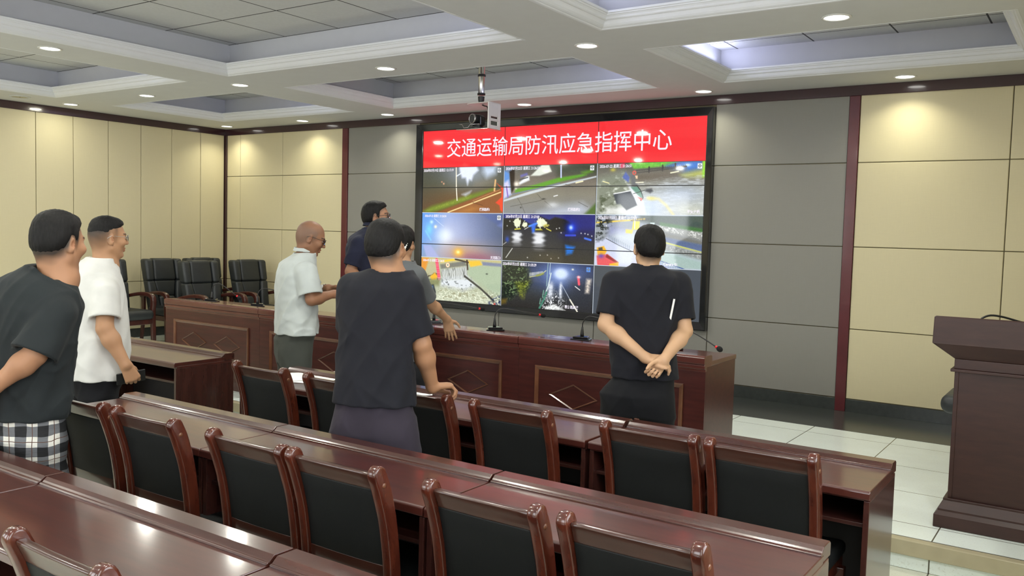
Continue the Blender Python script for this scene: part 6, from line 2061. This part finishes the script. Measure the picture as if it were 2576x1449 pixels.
PD = {
    'm6': {"base": [8.66, -3.8, 0], "az": 1.955, "shirt": [[0.908, 0.016, -0.011, 0.187, 0.124], [1.041, 0.003, -0.01, 0.187, 0.124], [1.152, -0.001, -0.005, 0.187, 0.124], [1.263, -0.004, 0.002, 0.192, 0.127], [1.363, -0.004, 0.01, 0.201, 0.133], [1.437, -0.005, 0.015, 0.196, 0.13], [1.481, -0.006, 0.018, 0.178, 0.118], [1.517, -0.008, 0.019, 0.125, 0.082], [1.544, -0.009, 0.02, 0.076, 0.05]], "pants": [[0.706, -0.003, -0.04, 0.205, 0.148], [0.818, -0.008, -0.035, 0.203, 0.146], [0.896, -0.007, -0.028, 0.187, 0.135], [0.974, -0.002, -0.019, 0.174, 0.125]], "J": {"neck": [-0.005, 0.022, 1.535], "shL": [-0.15, -0.085, 1.432], "elL": [-0.16, -0.157, 1.202], "wrL": [0.092, -0.159, 1.043], "shR": [0.144, 0.117, 1.437], "elR": [0.21, 0.082, 1.18], "wrR": [0.186, -0.131, 1.037], "hipL": [-0.082, -0.089, 0.771], "hipR": [0.072, 0.017, 0.776], "knL": [-0.079, -0.094, 0.37], "knR": [0.084, -0.006, 0.375], "anL": [-0.071, -0.107, -0.03], "anR": [0.093, -0.031, -0.026]}, "head": [-0.012, 0.049, 1.637, 2.321, 0.0, 1.0], "sc": 448.7},
    'm4': {"base": [8.06, -5.3, 0], "az": 1.955, "shirt": [[0.904, -0.005, -0.026, 0.194, 0.128], [1.038, -0.011, -0.02, 0.185, 0.122], [1.165, -0.015, -0.013, 0.176, 0.116], [1.292, -0.02, -0.006, 0.177, 0.117], [1.374, -0.02, -0.0, 0.179, 0.118], [1.434, -0.013, 0.009, 0.174, 0.115], [1.475, -0.005, 0.029, 0.159, 0.105], [1.504, 0.004, 0.05, 0.117, 0.077], [1.534, 0.003, 0.064, 0.079, 0.052]], "pants": [[0.793, -0.001, -0.032, 0.207, 0.149], [0.875, -0.004, -0.028, 0.195, 0.141], [0.956, -0.008, -0.024, 0.176, 0.127]], "J": {"neck": [0.01, 0.056, 1.526], "shL": [-0.136, -0.04, 1.42], "elL": [-0.196, 0.009, 1.198], "wrL": [-0.265, 0.214, 1.201], "shR": [0.1, 0.061, 1.414], "elR": [0.157, 0.106, 1.178], "wrR": [0.135, 0.218, 0.964], "hipL": [-0.07, -0.077, 0.818], "hipR": [0.065, 0.015, 0.822], "knL": [-0.086, -0.08, 0.455], "knR": [0.096, 0.009, 0.46], "anL": [-0.069, -0.099, 0.055], "anR": [0.116, -0.008, 0.061]}, "head": [-0.035, 0.068, 1.62, 1.815, -0.05, 1.01], "sc": 549.9},
    'w': {"base": [6.784, -3.72, 0], "az": 1.658, "shirt": [[0.804, 0.012, -0.022, 0.166, 0.109], [0.954, 0.003, -0.017, 0.159, 0.105], [1.118, -0.006, -0.011, 0.147, 0.097], [1.255, -0.01, -0.002, 0.153, 0.101], [1.378, -0.01, 0.007, 0.153, 0.101], [1.43, -0.011, 0.01, 0.141, 0.093], [1.463, -0.008, 0.015, 0.098, 0.065], [1.488, -0.001, 0.022, 0.061, 0.04]], "pants": [[0.653, 0.021, -0.028, 0.166, 0.119], [0.735, 0.016, -0.025, 0.163, 0.117], [0.845, 0.01, -0.021, 0.151, 0.108]], "J": {"neck": [-0.001, 0.022, 1.488], "shL": [-0.099, -0.053, 1.389], "elL": [-0.134, -0.032, 1.192], "wrL": [-0.253, 0.059, 1.087], "shR": [0.106, 0.027, 1.389], "elR": [0.073, 0.218, 1.189], "wrR": [0.059, 0.426, 1.059], "hipL": [-0.03, -0.058, 0.706], "hipR": [0.067, 0.008, 0.709], "knL": [-0.011, -0.071, 0.378], "knR": [0.086, -0.004, 0.381], "anL": [0.01, -0.084, 0.023], "anR": [0.107, -0.017, 0.026]}, "head": [-0.032, 0.033, 1.605, 1.815, -0.05, 0.97], "sc": 364.8},
    'm3': {"base": [5.96, -3.8, 0], "az": 1.012, "shirt": [[0.919, -0.069, -0.069, 0.23, 0.152], [1.088, -0.079, -0.062, 0.226, 0.149], [1.234, -0.087, -0.057, 0.226, 0.149], [1.351, -0.089, -0.049, 0.226, 0.149], [1.433, -0.087, -0.041, 0.199, 0.132], [1.474, -0.065, -0.023, 0.147, 0.097], [1.51, -0.048, -0.009, 0.104, 0.069]], "pants": [[0.781, -0.078, -0.085, 0.2, 0.144], [0.884, -0.079, -0.078, 0.2, 0.144], [0.957, -0.078, -0.072, 0.192, 0.138]], "J": {"neck": [-0.052, -0.012, 1.51], "shL": [-0.195, 0.105, 1.381], "elL": [-0.164, 0.172, 1.214], "wrL": [0.012, 0.165, 1.246], "shR": [0.11, -0.136, 1.37], "elR": [0.172, -0.143, 1.185], "wrR": [0.182, 0.055, 1.218], "hipL": [-0.128, -0.012, 0.797], "hipR": [-0.024, -0.154, 0.796], "knL": [-0.119, -0.016, 0.52], "knR": [-0.035, -0.182, 0.518], "anL": [-0.113, -0.036, 0.198], "anR": [-0.026, -0.201, 0.197]}, "head": [-0.018, 0.02, 1.622, 0.873, -0.34, 1.03], "sc": 342.0},
    'm5': {"base": [6.1, -3.25, 0.155], "az": 0.785, "shirt": [[0.881, -0.052, -0.048, 0.234, 0.155], [1.098, -0.065, -0.04, 0.225, 0.148], [1.267, -0.075, -0.034, 0.234, 0.155], [1.391, -0.082, -0.029, 0.234, 0.155], [1.475, -0.077, -0.019, 0.206, 0.136], [1.518, -0.064, -0.007, 0.159, 0.105], [1.55, -0.05, 0.004, 0.103, 0.068]], "pants": [[0.696, -0.042, -0.055, 0.215, 0.155], [0.758, -0.045, -0.053, 0.215, 0.155], [0.912, -0.054, -0.047, 0.206, 0.148]], "J": {"neck": [-0.05, 0.004, 1.55], "shL": [-0.213, 0.123, 1.422], "elL": [-0.214, 0.152, 1.191], "wrL": [-0.069, 0.199, 1.133], "shR": [0.013, -0.202, 1.42], "elR": [-0.016, -0.261, 1.218], "wrR": [0.136, -0.262, 1.097], "hipL": [-0.105, 0.011, 0.727], "hipR": [0.018, -0.12, 0.727], "knL": [-0.097, 0.009, 0.465], "knR": [0.04, -0.137, 0.465], "anL": [-0.082, -0.0, 0.218], "anR": [0.055, -0.146, 0.218]}, "head": [-0.03, 0.025, 1.637, 0.663, 0.1, 1.0], "sc": 323.1},
    'm1': {"base": [6.93, -6.36, 0], "az": 1.78, "shirt": [[0.856, 0.047, 0.006, 0.204, 0.135], [1.02, 0.043, 0.016, 0.212, 0.14], [1.14, 0.045, 0.026, 0.217, 0.143], [1.242, 0.048, 0.036, 0.223, 0.147], [1.331, 0.054, 0.047, 0.223, 0.147], [1.4, 0.053, 0.051, 0.195, 0.129], [1.444, 0.05, 0.053, 0.161, 0.107], [1.479, 0.072, 0.071, 0.115, 0.076], [1.507, 0.097, 0.09, 0.085, 0.056]], "pants": [[0.746, 0.048, -0.002, 0.205, 0.147], [0.832, 0.046, 0.003, 0.194, 0.14], [0.909, 0.044, 0.008, 0.18, 0.13]], "J": {"neck": [0.137, 0.117, 1.505], "shL": [-0.128, 0.029, 1.356], "elL": [-0.096, -0.12, 1.185], "wrL": [0.064, -0.182, 0.998], "shR": [0.242, 0.048, 1.307], "elR": [0.247, -0.045, 1.147], "wrR": [0.152, -0.162, 1.016], "hipL": [-0.064, -0.023, 0.778], "hipR": [0.153, 0.02, 0.783], "knL": [-0.047, -0.043, 0.369], "knR": [0.166, -0.003, 0.373], "anL": [-0.028, -0.065, -0.075], "anR": [0.189, -0.021, -0.071]}, "head": [0.129, 0.12, 1.607, 1.78, -0.06, 1.06], "sc": 584.6},
    'm2': {"base": [6.0, -5.4, 0], "az": 1.257, "shirt": [[0.797, -0.033, -0.053, 0.235, 0.155], [0.977, -0.045, -0.048, 0.228, 0.15], [1.138, -0.054, -0.042, 0.231, 0.153], [1.265, -0.062, -0.037, 0.228, 0.15], [1.332, -0.067, -0.036, 0.218, 0.144], [1.383, -0.068, -0.033, 0.197, 0.13], [1.422, -0.067, -0.029, 0.17, 0.112], [1.457, -0.061, -0.022, 0.143, 0.094], [1.49, -0.04, -0.005, 0.102, 0.067]], "pants": [[0.677, -0.027, -0.059, 0.207, 0.149], [0.746, -0.031, -0.056, 0.207, 0.149], [0.839, -0.037, -0.053, 0.195, 0.14]], "J": {"neck": [-0.022, 0.008, 1.504], "shL": [-0.25, 0.06, 1.341], "elL": [-0.293, 0.067, 1.115], "wrL": [-0.276, 0.118, 0.909], "shR": [0.136, -0.086, 1.306], "elR": [0.2, -0.129, 1.105], "wrR": [0.277, -0.053, 0.901], "hipL": [-0.101, -0.011, 0.677], "hipR": [0.05, -0.105, 0.677], "knL": [-0.086, -0.021, 0.262], "knR": [0.083, -0.125, 0.262], "anL": [-0.067, -0.045, -0.222], "anR": [0.099, -0.151, -0.222]}, "head": [-0.015, 0.021, 1.609, 1.361, -0.02, 0.99], "sc": 432.6}}
SKIN = dict(a=(176, 134, 106), b=(186, 146, 118), c=(160, 116, 90), d=(204, 170, 140))

def vw(x, y):
    v = np.array([x - CAM[0], y - CAM[1], 0.0]); v /= np.linalg.norm(v)
    return v, np.array([v[1], -v[0], 0.0])

# man with hands clasped behind his back, before the screen
v, r = vw(8.66, -3.8)
up = np.array([0, 0, 1.0])
p6 = person('man in navy T-shirt and black trousers facing the screen, hands clasped behind his back', PD['m6'],
    dict(seed=11, skin=(192, 154, 122), shirt='c_navy', pants='p_black', hair=('crop', 0.008, 0.007), stubble=(0.95, (0.02, 0.018, 0.016)), neck=0.056, fold=1.0, shirt_name='t_shirt',
         handL=dict(d=r * 0.95 - up * 0.10 - v * 0.02, n=-up * 0.85 + v * 0.45, curl=[0.55, 0.6, 0.65, 0.65], thumb=(0.0, 0.05), sc=1.02),
         handR=dict(d=-r * 0.62 - up * 0.78 - v * 0.05, n=-v * 1.0 + up * 0.1, curl=[1.0, 1.15, 1.2, 1.2], thumb=(0.05, 0.75), sc=1.0), leg_r=(0.095, 0.088, 0.08)))
# man leaning on a chair, back to us
v, r = vw(8.06, -5.3)
p4 = person('man in navy-black T-shirt and purple-grey shorts seen from behind, hand on a chair back', PD['m4'],
    dict(seed=23, skin=(160, 118, 88), shirt='c_navy', pants='p_purple', pants_deep=0.88, hair=('low', 0.008, 0.006), stubble=(0.92, (0.02, 0.018, 0.016)), neck=0.066, full=1.08, arm=1.06, shirt_name='t_shirt',
         handL=dict(d=-r * 0.1 + v * 0.9, n=-up, curl=0.5), handR=dict(d=np.array([0.40, 0.85, 0.02]), n=np.array([0.1, 0.0, -1.0]), curl=[0.75, 0.8, 0.85, 0.85], thumb=(0.1, 0.3), sc=1.03),
         shorts=0.92, leg_r=(0.098, 0.116, 0.07), sleeve=0.86, sleeve_r=(0.076, 0.074), stance=0.12))
# person in grey, hand on the counter
v, r = vw(6.78, -3.72)
pw = person('person in grey T-shirt with a white hair clip, hand on the counter edge', PD['w'],
    dict(seed=31, skin=(172, 132, 102), shirt='c_grey', pants='p_black', hair=('long', 0.012, 0.006), neck=0.046, arm=0.92, shirt_name='t_shirt',
         handL=dict(d=v * 0.8 - up * 0.4, n=-up, curl=0.4), handR=dict(d=-up * 0.86 + r * 0.22 + v * 0.18, n=v * 1.0 - up * 0.1, curl=[0.12, 0.15, 0.18, 0.2], thumb=(0.65, 0.2), sc=1.0, spread=0.25),
         sleeve=0.84, sleeve_r=(0.066, 0.062)))
# bald man in a pale shirt
v, r = vw(5.96, -3.8)
p3 = person('bald man with glasses in a pale short-sleeved shirt, hands held out before him', PD['m3'],
    dict(seed=41, skin=(146, 105, 80), shirt='c_shirt', pants='p_olive', stubble=(0.45, (0.10, 0.085, 0.075)), bald=True, neck=0.056, collar=True, glasses=('black', 0.0016), deep=1.0, nopen=0.008,
         handL=dict(d=r * 0.9 + v * 0.1 - up * 0.1, n=-up * 0.6 - v * 0.6, curl=0.5), handR=dict(d=r * 0.95 + v * 0.15 - up * 0.1, n=-up * 0.5 + v * 0.7, curl=0.45),
         sleeve=0.82, sleeve_r=(0.082, 0.084), fold=1.3, leg_r=(0.106, 0.102, 0.095)))
# man in navy at the back
v, r = vw(6.1, -3.25)
p5 = person('man with black-rimmed glasses in a navy polo shirt, standing at the back', PD['m5'],
    dict(seed=53, skin=(160, 118, 92), shirt='c_navy2', pants='p_black', hair=('crop', 0.007, 0.007), stubble=(0.93, (0.02, 0.018, 0.016)), neck=0.054, glasses=('black', 0.0019), collar=True, nopen=0.008,
         handL=dict(d=r * 0.9, n=-up, curl=0.5), handR=dict(d=r * 0.9, n=-up, curl=0.5), sleeve=0.80))
# man in charcoal T-shirt and plaid shorts, nearest at left
v, r = vw(6.93, -6.36)
p1 = person('man in charcoal T-shirt and black and white plaid shorts, at the left edge', PD['m1'],
    dict(seed=61, skin=(164, 121, 92), shirt='c_char', pants='p_plaid', hair=('crop', 0.006, 0.009), stubble=(0.95, (0.02, 0.018, 0.016)), neck=0.068, full=1.12, arm=1.1, shirt_name='t_shirt',
         handL=dict(d=-r * 0.2 - up * 0.7 + v * 0.2, n=-v, curl=0.6), handR=dict(d=-r * 0.8 - up * 0.3, n=-v, curl=0.6), shorts=0.92, leg_r=(0.094, 0.108, 0.07),
         sleeve=1.0, sleeve_r=(0.074, 0.096), nopen=0.02, fold=1.2, stance=0.08))
# man in white T-shirt
v, r = vw(6.0, -5.4)
p2 = person('man with glasses in a white T-shirt and black trousers, holding a black phone', PD['m2'],
    dict(seed=71, skin=(174, 132, 100), shirt='c_white', pants='p_black', hair=('fade', 0.003, 0.009), stubble=(0.96, (0.022, 0.018, 0.016)), fade_len=(-0.03, 0.10), neck=0.060, glasses=('steel', 0.0013), belly=0.03, arm=1.08, shirt_name='t_shirt',
         handL=dict(d=v * 0.3 - up, n=-r, curl=0.4), handR=dict(d=r * 0.35 - up * 0.75 + v * 0.1, n=v * 0.9 - r * 0.25, curl=[0.85, 0.9, 0.95, 0.95], thumb=(0.05, 0.5), sc=1.05),
         sleeve=0.74, sleeve_r=(0.072, 0.088), stance=0.07, leg_r=(0.102, 0.094, 0.085)))

# --- things people carry or wear
def worn(P, name, mb, mat, **kw):
    return obj(name, mb, mat, P['root'], **kw)
# watch on the bald man's far wrist
j = p3['J']; ax = j['wrL'] - j['elL']; ax = Vector(ax / np.linalg.norm(ax)); c = Vector(j['wrL']) - ax * 0.035
q = Vector((0, 0, 1)).rotation_difference(ax).to_matrix().to_4x4()
mb = MB(); mb.lathe([(0.031, -0.011), (0.0355, -0.010), (0.0355, 0.010), (0.031, 0.011), (0.031, -0.011)], n=28, mat=q)
mb.v = [tuple(Vector(v) + c) for v in mb.v]
wt = worn(p3, 'watch', mb, MT['steel'])
vv, rr = vw(5.96, -3.8)
n_ = (Vector(-vv) * 0.9 + Vector((0, 0, 0.4))); n_ = (n_ - ax * n_.dot(ax)).normalized()
q2 = Vector((0, 0, 1)).rotation_difference(n_).to_matrix().to_4x4()
mb = MB(); mb.lathe([(0.0, 0.044), (0.015, 0.044), (0.018, 0.041), (0.018, 0.034)], n=24, mat=q2)
mb.v = [tuple(Vector(v) + c) for v in mb.v]
obj('dial', mb, MT['whitemetal'], wt)
# white clip in the hair of the person in grey
mb = MB()
for k in range(4):
    mb.ball((-0.083 + 0.004 * k, -0.060 - 0.003 * k, -0.040 + 0.013 * k), (0.010, 0.010, 0.009), 8)
MT['clip'] = plain('white_clip_plastic', lin(240, 240, 238), 0.25)
pw['on_head']('hair_clip', mb, MT['clip'])
# phone in the hand of the man in white
def slab_thing(name, label, cat, c, ax_long, nrm, sx, sy, sz, mat, bev):
    a = Vector(ax_long).normalized(); n = Vector(nrm); n = (n - a * n.dot(a)).normalized(); b = n.cross(a)
    t = bpy.data.objects.new(name, None); COL.objects.link(t)
    m = Matrix((( a[0], b[0], n[0], c[0]), (a[1], b[1], n[1], c[1]), (a[2], b[2], n[2], c[2]), (0, 0, 0, 1)))
    t.matrix_world = m
    tag(t, label, cat)
    return t
J2 = p2['J']; B2 = p2['base']; vv, rr = vw(6.0, -5.4)
hd = np.array(rr * 0.35 - np.array([0, 0, 0.75]) + vv * 0.1); hd /= np.linalg.norm(hd)
c = B2 + J2['wrR'] + hd * 0.085 + (vv * 0.9 - rr * 0.2) * 0.033
t = slab_thing('mobile_phone', 'black phone gripped in the hand of the man in white', 'phone', c, rr * 0.95 + vv * 0.2 + np.array([0, 0, 0.12]), np.array([0.2, 0.2, 1.0]) * 0.3 - rr * 0.2 + vv * 0.8, 0, 0, 0, None, 0)
mb = MB(); mb.box(-0.078, 0.078, -0.036, 0.036, -0.004, 0.004)
obj('case', mb, MT['black'], t, bevel=0.004, seg=3)
mb = MB(); mb.box(-0.073, 0.073, -0.032, 0.032, 0.004, 0.0046)
obj('screen_glass', mb, MT['glassblack'], t)
# notebook held under the arm of the man before the screen
J6 = p6['J']; B6 = p6['base']; vv, rr = vw(8.66, -3.8)
c = B6 + J6['shR'] * 0.35 + J6['elR'] * 0.65 - rr * 0.066 - vv * 0.035 + np.array([0, 0, 0.0])
t = slab_thing('notebook', 'thin white-edged notebook held under the arm of the man before the screen', 'notebook', c, np.array([0, 0, 1.0]) + rr * 0.16, rr, 0, 0, 0, None, 0)
mb = MB(); mb.box(-0.108, 0.092, -0.07, 0.07, -0.0055, 0.0055)
obj('pages', mb, MT['paper'], t, bevel=0.001)
mb = MB(); mb.box(-0.110, 0.094, -0.071, 0.071, 0.0055, 0.0072)
obj('cover', mb, MT['black'], t)
mb = MB(); mb.box(-0.110, 0.094, -0.071, 0.071, -0.0072, -0.0055)
obj('cover', mb, MT['black'], t)
mb = MB()
for k in range(3):
    mb.tube([(0.093 + 0.004, -0.065 + 0.008 * k, -0.006), (0.1, -0.065 + 0.008 * k, 0.0), (0.097, -0.065 + 0.008 * k, 0.006)], 0.0022, 6)
obj('binding', mb, MT['steel'], t)
# dark object in his closed hand
hd = -rr * 0.62 - np.array([0, 0, 0.78]); hd /= np.linalg.norm(hd)
c = B6 + J6['wrR'] + hd * 0.085 - vv * 0.022
t = slab_thing('key_fob', 'small dark object in the closed hand behind the back of the man in navy', 'key fob', c, -rr * 0.9 + np.array([0, 0, 0.3]), -vv, 0, 0, 0, None, 0)
mb = MB(); mb.ball((0, 0, 0), (0.034, 0.017, 0.010), 14)
obj('case', mb, MT['black'], t)
